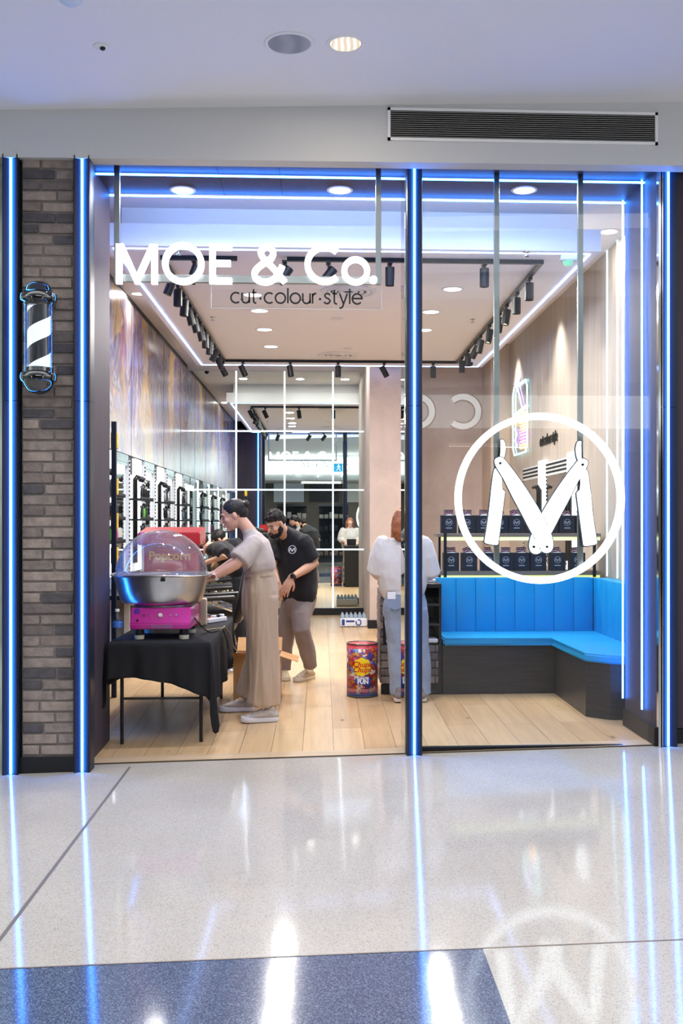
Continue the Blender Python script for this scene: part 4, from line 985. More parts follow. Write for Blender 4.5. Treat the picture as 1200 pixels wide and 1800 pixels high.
for x in (bx0+.06, bx1-.05):
    for y in (y0+.05, y1-.06):
        mb = MB(); mb.cyl((x, y, .69), (x, y, .736), .032); f_ = mb.build('foot', black_sat, fm)
        mb = MB(); mb.cyl((x, y, TT+.006), (x, y, .69), .034, .036); q = mb.build('foot_cap', mat('rubber_cream', '#c9c3b0', .6), f_)
mb = MB(); mb.cyl((CXm, CYm, .88), (CXm, CYm, .91), .20); mb.build('neck', chrome, fm)
R = .372
mb = MB(); mb.lathe([(.03, .898), (.25, .896), (.285, .905), (.305, .93), (.325, 1.0), (.343, 1.085), (.352, 1.108), (R, 1.112), (R+.004, 1.118), (R, 1.124), (.350, 1.122), (.336, 1.09), (.318, 1.0), (.298, .94), (.275, .915), (.03, .91)], (CXm, CYm, 0), 72)
for v in mb.bm.verts:
    a = math.atan2(v.co.y-CYm, v.co.x-CXm); v.co.z += .004*math.sin(3*a)*max(0, (v.co.z-.9)/.2); r_ = 1+.004*math.sin(7*a+v.co.z*20); v.co.x = CXm+(v.co.x-CXm)*r_
mb.build('bowl', alu, fm, smooth='auto')
mb = MB(); mb.lathe([(.001, 1.06), (.07, 1.06), (.075, 1.04), (.075, .93), (.001, .93)], (CXm, CYm, 0), 32); mb.build('spinner_head', chrome, fm, smooth='auto')
D = .338; prof = [(D+.008, 1.120), (D+.008, 1.126)]+[(D*math.cos(math.radians(a)), 1.126+.325*math.sin(math.radians(a))) for a in range(0, 90, 6)]+[(.0, 1.451)]
prof2 = [(max(0, r-.004), z-.003) for r, z in prof[::-1]]
def dome_m():
    m = glass_mat('scuffed_clear_dome', (.93, .92, .94, 1), 1.45, .06, 1.5); nt = m.node_tree; o = [n for n in nt.nodes if n.type == 'OUTPUT_MATERIAL'][0]
    mx = [n for n in nt.nodes if n.type == 'MIX_SHADER'][0]; d = nt.nodes.new('ShaderNodeBsdfDiffuse'); d.inputs[0].default_value = (.85, .83, .86, 1)
    m2 = nt.nodes.new('ShaderNodeMixShader'); tc = nt.nodes.new('ShaderNodeTexCoord'); n = nt.nodes.new('ShaderNodeTexNoise'); n.inputs['Scale'].default_value = 6; n.inputs['Detail'].default_value = 6
    r = nt.nodes.new('ShaderNodeMapRange'); r.inputs[1].default_value = .3; r.inputs[2].default_value = .8; r.inputs[3].default_value = .02; r.inputs[4].default_value = .13
    nt.links.new(tc.outputs['Object'], n.inputs['Vector']); nt.links.new(n.outputs[0], r.inputs[0]); nt.links.new(r.outputs[0], m2.inputs[0]); nt.links.new(mx.outputs[0], m2.inputs[1]); nt.links.new(d.outputs[0], m2.inputs[2]); nt.links.new(m2.outputs[0], o.inputs[0]); return m
mb = MB(); mb.lathe(prof+prof2, (CXm, CYm, 0), 64); mb.build('dome', dome_m(), fm, smooth=True)
mb = MB(); mb.box(ax(282, 7.42), ax(290, 7.42), CYm-R+.004, CYm-R+.025, 1.083, 1.098); mb.build('rim_clip', black_sat, fm)

# bottle
def bottle(name, p, h, r, label, cap='#e8eef2', band='#3f6fc0', grp=None):
    t = thing(name, label, 'bottle', p, grp); pet = glass_mat('pet', (.93, .96, 1, 1), 1.35, .02, 1.6) if 'pet' not in MATS else MATS['pet']
    mb = MB(); mb.lathe([(.001, .002), (r*.9, .002), (r, .012), (r*.97, h*.12), (r, h*.2), (r*.95, h*.3), (r, h*.4), (r, h*.62), (r*.85, h*.75), (r*.38, h*.86), (r*.36, h*.92), (.001, h*.92)], p, 28); mb.build('body', pet, t, smooth=True)
    mb = MB(); mb.cyl(Vector(p)+Vector((0, 0, h*.92)), Vector(p)+Vector((0, 0, h)), r*.42); mb.build('cap', mat('cap'+cap[1:], cap, .4), t)
    mb = MB(); mb.lathe([(r*1.01, h*.42), (r*1.01, h*.62), (r*1.0, h*.62), (r*1.0, h*.42)], p, 28); mb.build('label_band', mat('band'+band[1:], band, .4, var=.5, vscale=40), t)
    return t
bottle('water_bottle', (ax(206, 7.42), 7.42, TT+.006), .225, .037, 'clear plastic water bottle on the table left of the candy floss machine')

# ------------------------------------------------------------------ popcorn machine
px0, px1, py0, py1 = ax(247, 8.38), ax(350, 8.38), 8.38, 8.74
pm = thing('popcorn_machine', 'red popcorn machine with a flared red canopy behind the candy floss machine', 'popcorn machine', ((px0+px1)/2, 8.56, TT))
red = mat('red_enamel', '#c8262b', .28, coat=.4)
mb = MB(); mb.box(px0+.02, px1-.02, py0+.02, py1, TT+.005, TT+.17, bev=.008); mb.build('base', red, pm)
A = [(py0-.03, 1.325), (py0-.03, 1.425), (py1+.02, 1.47), (py1+.02, 1.325)]
mb = MB(); va = [mb.bm.verts.new((px0-.02, y, z)) for y, z in A]; vb = [mb.bm.verts.new((px1+.01, y, z)) for y, z in A]
mb.face(va[::-1]); mb.face(vb); [mb.face([va[i], va[(i+1) % 4], vb[(i+1) % 4], vb[i]]) for i in range(4)]
bmesh.ops.bevel(mb.bm, geom=list(mb.bm.edges), offset=.008, segments=2, affect='EDGES'); mb.build('canopy', red, pm)
mb = MB(); mb.box(px0+.03, px1-.02, py0+.0, py0+.03, 1.10, 1.33, bev=.004); mb.build('sign_panel', red, pm)
for x in (px0+.035, px1-.02):
    for y in (py0+.04, py1-.03): mb = MB(); mb.box(x-.012, x+.012, y-.012, y+.012, TT+.16, 1.33); mb.build('corner_post', red, pm)
mb = MB(); mb.box(px0+.04, px1-.03, py1-.02, py1-.016, TT+.17, 1.33); mb.build('rear_pane', acrylic, pm)
mb = MB(); mb.box(px1-.009, px1-.005, py0+.05, py1-.03, TT+.17, 1.33); mb.build('side_pane', acrylic, pm)
mb = MB(); kc = Vector(((px0+px1)/2, 8.56, 1.08)); mb.lathe([(.001, -.08), (.09, -.08), (.10, -.06), (.10, .06), (.09, .07), (.001, .07)], kc, 32); mb.tube([kc+Vector((0, 0, .07)), kc+Vector((0, 0, .25))], .008); mb.build('kettle', chrome, pm, smooth='auto')
bm_ = text_mesh('Popcorn', .098, .002, .003)
mb = MB(); mb.merge(bm_, Matrix.Translation((ax(298, 8.38), py0-.003, 1.235)) @ RX); bm_.free(); mb.build('lettering', mat('gold_lettering', '#e6b84a', .5), pm)
mb = MB(); mb.box(px0+.05, px1-.05, py0+.05, py1-.05, TT+.17, TT+.24, bev=.02); mb.build('warming_tray', steel, pm)
# white jug/box, power board and cables on the table
mb = MB(); mb.box(ax(353, 8.5), ax(364, 8.5), 8.42, 8.52, TT+.006, TT+.23, bev=.012); o = mb.build('carton', mat('beige_card', '#c9b7a1', .6)); tag(o, 'tall narrow beige carton at the right of the popcorn machine', 'carton')
p = Vector((ax(378, 8.75), 8.75, TT+.006)); t = thing('power_board', 'white power board with a red switch lying on the black cloth', 'power board', p)
Mz = Matrix.Translation(p) @ Matrix.Rotation(math.radians(62), 4, 'Z')
mb = MB(); mb.box(-.14, .14, -.03, .03, 0, .04, bev=.008, M=Mz); mb.build('housing', white_paint, t)
mb = MB(); mb.box(-.12, -.09, -.018, .018, .04, .046, bev=.003, M=Mz); mb.build('switch', red, t)
for k in range(3): mb = MB(); mb.box(-.04+k*.06, -.005+k*.06, -.02, .02, .0395, .062, bev=.006, M=Mz); mb.build('plug', white_paint if k != 1 else black_sat, t)
def cable(pts, r, m, label):
    mb = MB(); mb.tube(catmull(pts, 10), r, 8); o = mb.build('cable', m, smooth=True); tag(o, label, 'cable', 'machine cables')
cable([(ax(340, 7.7), 7.72, .80), (ax(352, 7.7), 7.75, .73), (ax(368, 7.9), 7.9, TT+.014), (ax(385, 8.0), 8.0, TT+.014), (-.775, 8.1, TT+.01), (-.745, 8.12, TT-.08), (-.735, 8.2, .5), (-.70, 8.5, .42)], .005, black_sat, 'black power cable running over the table edge')
cable([(ax(349, 7.7), 7.75, .78), (ax(358, 7.8), 7.8, .70), (ax(374, 8.1), 8.1, TT+.014), (ax(392, 8.2), 8.2, TT+.014), (-.78, 8.32, TT+.012), (-.735, 8.35, TT-.06), (-.72, 8.4, .5), (-.68, 8.55, .42)], .005, mat('tan_cable', '#a38e68', .5), 'thin tan cable running over the table edge')
# cardboard box
card = mat('cardboard', '#b98a58', .8, var=.10, vscale=6)
kx0, kx1, ky0, ky1, kz = -.745, ax(492, 8.72), 8.72, 9.10, .37
t = thing('cardboard_box', 'open brown cardboard box on the floor behind the woman in beige', 'box', ((kx0+kx1)/2, 8.9, zs(-.6, 8.8)))
mb = MB(); zb = zs(-.6, 8.8)+.004; w = .006
mb.box(kx0, kx1, ky0, ky0+w, zb, kz); mb.box(kx0, kx1, ky1-w, ky1, zb, kz); mb.box(kx0, kx0+w, ky0+w, ky1-w, zb, kz); mb.box(kx1-w, kx1, ky0+w, ky1-w, zb, kz); mb.box(kx0+w, kx1-w, ky0+w, ky1-w, zb, zb+w)
mb.build('carcass', card, t)
for M, sx_, sy_ in ((Matrix.Translation((kx0, ky0, kz)) @ Matrix.Rotation(math.radians(160), 4, 'X'), kx1-kx0, .15), (Matrix.Translation((kx0, ky1, kz)) @ Matrix.Rotation(math.radians(35), 4, 'X'), kx1-kx0, .18)):
    mb = MB(); mb.box(0, sx_, 0, sy_, 0, .005, M=M); mb.build('flap', card, t)
mb = MB(); mb.box(0, .16, .01, ky1-ky0-.01, -.002, .003, M=Matrix.Translation((kx1, ky0, kz)) @ Matrix.Rotation(math.radians(18), 4, 'Y')); mb.build('flap', card, t)
mb = MB()
for k in range(14):
    rr_ = random.Random(k); mb.ell((kx0+.07+.24*rr_.random(), ky0+.08+.2*rr_.random(), kz-.06+.03*rr_.random()), .035, .03, .02, nu=8, nv=6)
o = mb.build('packaging', mat('crumpled_pack', '#3b4650', .5, var=.6, vscale=30)); tag(o, 'crumpled dark packaging inside the cardboard box', 'packaging', kind='stuff')

# ------------------------------------------------------------------ left wall barber stations
XWL = -2.18
lbm = glow('lightbox_white', (.90, .97, 1, 1), 1.25); perf_w = mat('perforated_white', '#d9dde0', .4); silver = mat('silver_band', '#a9b4b6', .25, metal=.8)
def station(c0, label):
    t = thing('barber_station', label, 'barber station', (XWL, c0+.5, zs(-2.1, c0)), 'barber stations on the left wall')
    for a, b, z1 in ((.10, .30, 2.05), (.48, .90, 2.25)):
        mb = MB(); mb.box(XWL, XWL+.035, c0+a, c0+b, .95, z1, bev=.004); mb.build('light_panel', lbm, t)
    for a in (0, 1.0):
        mb = MB(); mb.box(XWL, XWL+.06, c0+a-.02, c0+a+.02, .2, 2.2); p_ = mb.build('perforated_upright', perf_w, t)
        mb = MB(); z = .9
        while z < 2.16: mb.box(XWL+.055, XWL+.0615, c0+a-.0215, c0+a+.0215, z, z+.022); z += .045
        mb.build('slots', black_mat, p_)
    mb = MB(); mb.box(XWL, XWL+.05, c0+1.0, c0+1.735, 2.13, 2.25); mb.box(XWL, XWL+.056, c0+1.0, c0+1.735, 2.165, 2.18); mb.build('header_band', silver, t)
    mb = MB(); mb.box(XWL+.001, XWL+.02, c0+1.04, c0+1.70, .85, 2.13); fr = mb.build('mirror_frame', lbm, t)
    mb = MB(); mb.box(XWL+.015, XWL+.024, c0+1.09, c0+1.65, .88, 2.04, bev=.004); mb.build('mirror', mirror_m, fr)
    for z in (1.32, 1.55, 1.78):
        mb = MB(); mb.box(XWL+.036, XWL+.17, c0+.06, c0+.94, z-.018, z); mb.box(XWL+.165, XWL+.17, c0+.06, c0+.94, z-.018, z+.02); mb.build('shelf', black_sat, t)
    for a in (.26, .40):
        mb = MB(); mb.tube([(XWL+.06, c0+a, 1.05), (XWL+.06, c0+a, 2.0), (XWL+.09, c0+a, 2.04), (XWL+.13, c0+a, 2.02)], .014, 8); mb.ell((XWL+.13, c0+a, 2.0), .028, .028, .032, nu=12, nv=8); mb.build('tool_hook', black_sat, t, smooth=True)
    mb = MB(); mb.box(XWL, XWL+.30, c0-.0, c0+1.735, .78, .82, bev=.004); mb.build('worktop', black_sat, t)
    return t
SW = ['nearest the entrance', 'second from the entrance', 'third from the entrance', 'beside the back mirror']
s0 = station(9.70, 'white lit barber station on the left wall, '+SW[0])
for i, cc in enumerate((11.46, 13.22, 14.98)): dup(s0, loc=(XWL, cc+.5, 0 if cc > 9.7 else s0.location.z), label='white lit barber station on the left wall, '+SW[i+1])
tc_ = [mat('tool_black', '#17181b', .4), mat('tool_silver', '#aab0b4', .3, metal=.8), mat('tool_green', '#5fae3c', .4), mat('tool_pink', '#c93aa0', .4), mat('tool_blue', '#2c5e7e', .4)]
def clipper(p, m, rx, label, nm):
    t = thing(nm, label, 'clipper' if nm == 'hair_clipper' else 'hair brush', p, 'grooming tools on the station shelves')
    M = Matrix.Translation(p) @ Matrix.Rotation(rx, 4, 'X')
    mb = MB(); mb.loft([(M @ Vector((0, 0, .02)), .016, .014), (M @ Vector((0, 0, .07)), .019, .016), (M @ Vector((0, 0, .12)), .015, .013)], (1, 0, 0), 12); mb.build('handle', m, t, smooth=True)
    mb = MB()
    if nm == 'hair_clipper': mb.box(-.02, .02, -.012, .012, .130, .155, M=M)
    else: mb.ell(M @ Vector((0, 0, .155)), .022, .015, .032, nu=12, nv=8)
    mb.build('head', tc_[1] if nm == 'hair_clipper' else tc_[0], t)
rnd = random.Random(5); SH = {1.32: 'lowest', 1.55: 'middle', 1.78: 'top'}
for ci, cc in enumerate((9.70, 11.46, 13.22, 14.98)):
    for z in (1.32, 1.55, 1.78):
        for k in range(3):
            nm = ['hair_clipper', 'hair_brush', 'hair_clipper'][k]; yy = cc+.52+.15*k
            clipper(Vector((XWL+.10, yy, z)), tc_[rnd.choice([0, 0, 0, 0, 0, 1, 1, 4, 4, 2, 3])], rnd.uniform(-.25, .25), '%s, number %s on the %s shelf of the barber station %s' % (nm.replace('_', ' '), ['one', 'two', 'three'][k], SH[z], SW[ci]), nm)
# tall black product stand just inside the entrance
p = Vector((-1.79, 8.95, zs(-1.8, 8.95))); t = thing('product_stand', 'tall thin black stand with yellow packets beside the dark left entrance panel', 'stand', p)
mb = MB(); mb.box(p.x-.02, p.x+.02, 8.93, 8.97, p.z, 2.38); mb.build('post', black_sat, t)
for z in (1.15, 1.45, 1.75, 2.15): mb = MB(); mb.box(p.x-.035, p.x+.02, 8.975, 9.05, z, z+.14, bev=.006); mb.build('yellow_packet', mat('packet_yellow', '#e3b824', .5, var=.3, vscale=20), t)

# ------------------------------------------------------------------ barber chairs
leath = mat('black_leather', '#1c1c1f', .38, bump=.15, bscale=40)
def barber_chair(x, y, label):
    """faces the left wall (-x)"""
    t = thing('barber_chair', label, 'barber chair', (x, y, zs(x, y)), 'black barber chairs'); z0 = zs(x, y)
    mb = MB(); mb.lathe([(.001, .002), (.29, .002), (.30, .02), (.26, .045), (.08, .06), (.06, .09), (.055, .34), (.001, .34)], (x, y, z0), 36); mb.build('hydraulic_base', chrome, t, smooth='auto')
    mb = MB(); mb.box(x-.27, x+.25, y-.25, y+.25, z0+.40, z0+.53, bev=.045); mb.box(x-.2, x+.2, y-.2, y+.2, z0+.33, z0+.41, bev=.01); mb.build('seat', leath, t, smooth=True)
    mb = MB(); mb.box(-.045, .045, -.24, .24, 0, .56, bev=.04, M=Matrix.Translation((x+.27, y, z0+.50)) @ Matrix.Rotation(math.radians(12), 4, 'Y')); mb.build('backrest', leath, t, smooth=True)
    mb = MB(); mb.box(-.04, .04, -.13, .13, 0, .18, bev=.03, M=Matrix.Translation((x+.40, y, z0+1.07)) @ Matrix.Rotation(math.radians(6), 4, 'Y')) if False else mb.box(x+.36, x+.43, y-.12, y+.12, z0+1.0, z0+1.13, bev=.03); mb.build('headrest', leath, t, smooth=True)
    for s in (-1, 1):
        mb = MB(); mb.loft([((x-.27, y+s*.29, z0+.735), .035, .022), ((x-.05, y+s*.29, z0+.75), .04, .026), ((x+.25, y+s*.29, z0+.765), .034, .024)], (0, 1, 0), 14); ar = mb.build('armrest', leath, t, smooth=True)
        mb = MB(); mb.tube([(x-.18, y+s*.29, z0+.72), (x-.12, y+s*.28, z0+.56), (x+.1, y+s*.27, z0+.48)], .016, 10); mb.build('armrest_bracket', chrome, ar, smooth=True)
    mb = MB(); mb.box(x-.62, x-.40, y-.19, y+.19, z0+.16, z0+.19, bev=.008); mb.tube([(x-.45, y-.1, z0+.18), (x-.22, y-.1, z0+.40)], .014); mb.tube([(x-.45, y+.1, z0+.18), (x-.22, y+.1, z0+.40)], .014); mb.build('footrest', chrome, t)
    return t
ch = barber_chair(-1.12, 10.5, 'black leather barber chair nearest the table, its arms seen beside the woman in beige')
for y, w in ((12.2, 'second from the table'), (14.0, 'third from the table'), (15.7, 'fourth from the table, nearest the back mirror')): dup(ch, loc=(-1.12, y, 0), label='black leather barber chair facing the left wall, '+w)
# ------------------------------------------------------------------ reception counter
QX0, QX1, QY0, QY1 = .52, 1.052, 8.95, 9.46
t = thing('reception_counter', 'dark reception counter with open shelves and grey brick cladding behind the pillar', 'counter', ((QX0+QX1)/2, 9.2, 0))
lam = mat('counter_black', '#1d1d21', .35)
mb = MB(); mb.box(QX0, QX1+.0, QY0-.02, QY1, .935, .972, bev=.004); mb.build('worktop', lam, t)
mb = MB(); mb.box(QX0+.02, QX0+.04, QY0, QY1, .09, .935); mb.box(QX1-.022, QX1, QY0, QY1, .004, .935); mb.box(QX0+.04, QX1-.022, QY1-.02, QY1, .004, .935); mb.box(QX0+.04, QX1-.022, QY0+.012, QY1-.02, .004, .44); mb.box(QX0, QX1-.022, QY0, QY0+.012, .004, .095); mb.build('carcass', lam, t)
for z in (.60, .775): mb = MB(); mb.box(QX0+.04, QX1-.022, QY0+.01, QY1-.02, z, z+.02); mb.build('shelf', mat('shelf_dark_edge', '#3a3b40', .4), t)
mb = MB(); mb.box(QX0+.045, QX1-.03, QY0-.015, QY0+.22, .452, .488, bev=.012); mb.build('white_tray', mat('white_gloss', '#e6e6e6', .3), t, label='white pull out tray')
rnd = random.Random(2)
for nm, f in (('front_cladding', 0), ('side_cladding', 1)):
    mb = MB(); z = .10; row = 0; zt = .44 if f == 0 else .93
    while z < zt-.03:
        L0, L1 = (QX0+.0, QX1-.024) if f == 0 else (QY0, QY1); a = L0; st = .12 if row % 2 else .24
        while a < L1-.01:
            b = min(a+st, L1); st = .24; q = rnd.uniform(0, .006); mb.mi = rnd.choice([0, 1, 2, 3])
            if f == 0: mb.box(a+.002, b-.004, QY0-.006-q, QY0+.012, z, z+.06, bev=.004)
            else: mb.box(QX0-.004-q, QX0+.02, a+.002, b-.004, z, z+.06, bev=.004)
            a = b
        z += .068; row += 1
    mb.build(nm, brick_ms, t)
# items on the counter
t = thing('laptop', 'small dark point of sale screen on the reception counter', 'screen', (.70, 9.25, .972))
mb = MB(); mb.box(.62, .80, 9.18, 9.32, .973, .985, bev=.004); mb.build('stand', black_sat, t); mb = MB(); mb.box(.60, .82, 9.27, 9.285, .985, 1.13, bev=.004); mb.build('display', black_sat, t)
t = thing('card_reader', 'white card reader on the reception counter', 'card reader', (.99, 9.18, .973))
mb = MB(); mb.box(.96, 1.02, 9.12, 9.24, .973, 1.0, bev=.006); mb.build('body', white_paint, t); mb = MB(); mb.box(.967, 1.013, 9.19, 9.23, 1.0, 1.003); mb.build('screen', black_sat, t)

# ------------------------------------------------------------------ sweets drum
dc = Vector((ax(636.5, 8.93), 8.93, 0)); r = .136; hD = .465
t = thing('sweets_drum', 'tall round red and multicoloured lollipop drum on the oak floor left of the counter', 'drum', dc)
def drum_art():
    m = mat('drum_print', '#cc3333', .35); b = m.node_tree.nodes['Principled BSDF']; lk = m.node_tree.links.new
    tc = N(m, 'ShaderNodeTexCoord'); v = N(m, 'ShaderNodeTexVoronoi', Scale=34.0); n = N(m, 'ShaderNodeTexNoise', Scale=30.0, Detail=3.0); 
    mixv = N(m, 'ShaderNodeMix'); mixv.data_type = 'VECTOR'; mixv.inputs[0].default_value = .08
    sp = N(m, 'ShaderNodeSeparateColor'); 
    ra = ramp(m, [(0, '#9c2018'), (.2, '#b3561a'), (.36, '#2a3788'), (.5, '#b8467e'), (.62, '#7090b8'), (.72, '#b5862a'), (.82, '#5c2550'), (.93, '#d8d0c8')], 'CONSTANT')
    L(m, tc, 'Object', mixv, 'A') if False else None
    lk(tc.outputs['Object'], mixv.inputs[4]); lk(n.outputs['Color'], mixv.inputs[5]); lk(mixv.outputs[1], v.inputs['Vector']); lk(tc.outputs['Object'], n.inputs['Vector'])
    lk(v.outputs['Color'], sp.inputs[0]); lk(sp.outputs[0], ra.inputs[0])
    sx = N(m, 'ShaderNodeSeparateXYZ'); L(m, tc, 'Object', sx, 'Vector')
    band = ramp(m, [(0, (.10, .16, .55, 1)), (.10, (.9, .55, .75, 1)), (.16, (1, 1, 1, 0)), (.875, (.62, .05, .06, 1))], 'CONSTANT')
    mr = N(m, 'ShaderNodeMath'); mr.operation = 'DIVIDE'; mr.inputs[1].default_value = hD; lk(sx.outputs['Z'], mr.inputs[0])
    f = ramp(m, [(0, (1, 1, 1, 1)), (.07, (.35, .35, .35, 1)), (.16, (0, 0, 0, 1)), (.9, (1, 1, 1, 1))], 'CONSTANT')
    mx = N(m, 'ShaderNodeMix'); mx.data_type = 'RGBA'; lk(mr.outputs[0], band.inputs[0]); lk(mr.outputs[0], f.inputs[0]); lk(f.outputs[0], mx.inputs[0]); lk(ra.outputs[0], mx.inputs[6]); lk(band.outputs[0], mx.inputs[7]); lk(mx.outputs[2], b.inputs['Base Color']); return m
mb = MB(); mb.lathe([(r, .006), (r, hD-.01)], dc, 56); mb.build('printed_wall', drum_art(), t, smooth=True)
mb = MB(); mb.lathe([(r-.002, 0.002), (r+.003, .004), (r+.003, .01), (r-.002, .012)], dc, 56); mb.lathe([(.001, hD-.02), (r-.01, hD-.02), (r-.004, hD-.004), (r+.003, hD-.004), (r+.003, hD-.014), (r, hD-.016)], dc, 56); mb.build('metal_rim', steel, t, smooth='auto')
def curved(bm_, cx, cz, rr_):
    mb = MB(); mb.merge(bm_); bmesh.ops.subdivide_edges(mb.bm, edges=[e for e in mb.bm.edges if e.calc_length() > .02], cuts=2) ; bm_.free()
    for v in mb.bm.verts:
        a = (v.co.x+cx)/rr_; q = rr_+v.co.z; v.co = Vector((dc.x+q*math.sin(a), dc.y-q*math.cos(a), v.co.y+cz))
    return mb
bb = bmesh.new(); P = []
for k in range(96):
    a = 2*PI*k/96; q = .078*(1+.055*math.cos(8*a)); P.append((q*math.cos(a)*1.0, q*math.sin(a)*1.0))
vs = [bb.verts.new((x, y, .0025)) for x, y in P]; cv = bb.verts.new((0, 0, .0025))
for k in range(96): bb.faces.new([cv, vs[k], vs[(k+1) % 96]])
curved(bb, -.008, .265, r).build('yellow_flower', mat('flower_yellow', '#f3d316', .4), t)
redt = mat('script_red', '#c5231c', .4)
curved(text_mesh('Chupa', .064, .001, .0012, .25), -.008, .285, r+.004).build('lettering', redt, t)
curved(text_mesh('Chups', .064, .001, .0012, .25), -.008, .240, r+.004).build('lettering', redt, t)
curved(text_mesh('FOREVER', .026, .001, .0012), .0, .168, r+.004).build('lettering', white_paint, t)
curved(text_mesh('FUN', .05, .001, .003), .0, .137, r+.004).build('lettering', white_paint, t)
bb = bmesh.new(); P = [(.072*math.cos(2*PI*k/48), .035*math.sin(2*PI*k/48)) for k in range(48)]; vs = [bb.verts.new((x, y, .0022)) for x, y in P]; cv = bb.verts.new((0, 0, .0022)); [bb.faces.new([cv, vs[k], vs[(k+1) % 48]]) for k in range(48)]
curved(bb, 0, .148, r).build('blue_patch', mat('patch_blue', '#2846a8', .4), t)

# ------------------------------------------------------------------ water pack
wx0, wx1, wy0, wy1 = .275, .655, 14.78, 15.04
t = thing('water_pack', 'shrink wrapped pack of small water bottles on the floor before the back mirror', 'water pack', ((wx0+wx1)/2, (wy0+wy1)/2, 0.003))
mb = MB()
for i in range(6):
    for j in range(4):
        x = wx0+.032+i*.063; y = wy0+.032+j*.065
        mb.lathe([(.001, .005), (.029, .005), (.030, .14), (.024, .17), (.012, .19), (.012, .20), (.001, .20)], (x, y, 0), 14)
mb.build('bottles', mat('water_pet', '#bcd3e4', .08, trans=.35, ior=1.33), t, smooth='auto')['kind'] = 'stuff'
mb = MB(); mb.box(wx0-.004, wx1+.004, wy0-.004, wy1+.004, .012, .13, bev=.012); mb.build('wrap', mat('wrap_white_blue', '#dfe6ee', .3, var=.0), t)
mb = MB(); mb.ribbon(arc(wx0+.26, .07, .035, .04, 150, 470, 20), .016, wy0-.008, wy0-.004); mb.box(wx0+.02, wx0+.06, wy0-.008, wy0-.004, .03, .115); mb.box(wx0+.08, wx0+.2, wy0-.008, wy0-.004, .075, .10); mb.build('label_print', mat('print_navy', '#24408c', .4), t)

# ------------------------------------------------------------------ blue corner bench
vinyl = mat('blue_vinyl', '#0a98d6', .42, bump=.04, bscale=30)
t = thing('corner_bench', 'L shaped blue upholstered banquette on a charcoal base inside the window', 'bench', (1.8, 8.9, 0))
bxl, bxr = 1.062, 2.695
base = [(bxl, 8.94), (2.05, 8.94), (2.05, 7.87), (2.20, 7.72), (2.30, 7.70), (2.60, 7.66), (bxr, 7.66), (bxr, 9.60), (bxl, 9.60)]
def poly_ext(P, z0, z1, bev=0):
    mb = MB(); a = [mb.bm.verts.new((x, y, z0)) for x, y in P]; b = [mb.bm.verts.new((x, y, z1)) for x, y in P]
    fa = mb.face(a[::-1]); fb = mb.face(b)
    for i in range(len(P)): mb.face([a[i], a[(i+1) % len(P)], b[(i+1) % len(P)], b[i]])
    if bev: bmesh.ops.bevel(mb.bm, geom=list(mb.bm.edges), offset=bev, segments=3, affect='EDGES')
    bmesh.ops.triangulate(mb.bm, faces=[f for f in mb.bm.faces if len(f.verts) > 4]); return mb
poly_ext([(x, y) for x, y in base], .003, .428).build('base', bench_black, t)
seat = [(bxl+.004, 8.915), (2.030, 8.915), (2.030, 7.85), (2.19, 7.68), (2.30, 7.66), (2.60, 7.62), (bxr-.002, 7.62), (bxr-.002, 9.50), (bxl+.004, 9.50)]
poly_ext(seat, .430, .495, .014).build('seat_cushion', vinyl, t, smooth='auto')
n = 8; X0, X1 = bxl+.004, 2.54
for k in range(n):
    a, b = X0+(X1-X0)*k/n, X0+(X1-X0)*(k+1)/n
    mb = MB(); mb.box(a+.0008, b-.0008, 9.475, 9.60, .49, .992, bev=.006); mb.build('backrest_panel', vinyl, t, smooth='auto')
n = 9; y0, y1 = 7.66, 9.47
for k in range(n):
    a, b = y0+(y1-y0)*k/n, y0+(y1-y0)*(k+1)/n
    mb = MB(); mb.box(2.54, bxr-.002, a+.0008, b-.0008, .49, .992, bev=.006); mb.build('backrest_panel', vinyl, t, smooth='auto')
# ------------------------------------------------------------------ shelf with gift bags
yS = 9.64; sxa, sxb = ax(768, yS), 2.66
t = thing('display_shelf', 'two tier oak display shelf with yellow glowing edges behind the blue bench', 'shelf', ((sxa+sxb)/2, 9.78, 0))
yel = glow('yellow_edge', (.78, .90, .02, 1), .9)
for z0, z1 in ((1.008, 1.048), (1.372, 1.404)):
    mb = MB(); mb.box(sxa, sxb, yS, yS+.30, z0, z1); mb.build('board', shelf_wood, t)
    mb = MB(); mb.box(sxa+.04, sxb-.01, yS+.004, yS+.03, z0-.034 if z1 > 1.2 else z0-.024, z0); mb.build('glowing_edge', yel, t)
for x in (ax(782, yS), ax(1044, yS)): mb = MB(); mb.box(x-.014, x+.014, yS-.012, yS+.0, .99, 1.42); mb.build('front_upright', black_sat, t)
for x in (ax(782, yS), ax(1044, yS)-.03): mb = MB(); mb.box(x-.03, x-.01, yS+.27, yS+.30, .004, 1.372); mb.build('rear_upright', black_sat, t)
mb = MB(); mb.box(sxa+.05, sxb-.01, 9.61, 9.93, .004, .97); mb.build('cabinet', lam, t)
bagm = mat('bag_navy_black', '#20232b', .6); logo_w = mat('bag_print', '#aab2bd', .5)
def emblem(mb, cx, cz, r_, y0, y1, w=.08):
    mb.ribbon(arc(cx, cz, r_, r_, 0, 360, 32)[:-1], r_*w*1.4, y0, y1, closed=True)
    for s in (-1, 1):
        mb.ribbon([(cx+s*.50*r_, cz+.42*r_), (cx-s*.10*r_, cz-.50*r_)], r_*.2, y0, y1); mb.ribbon([(cx+s*.56*r_, cz+.4*r_), (cx+s*.66*r_, cz-.42*r_)], r_*.17, y0, y1)
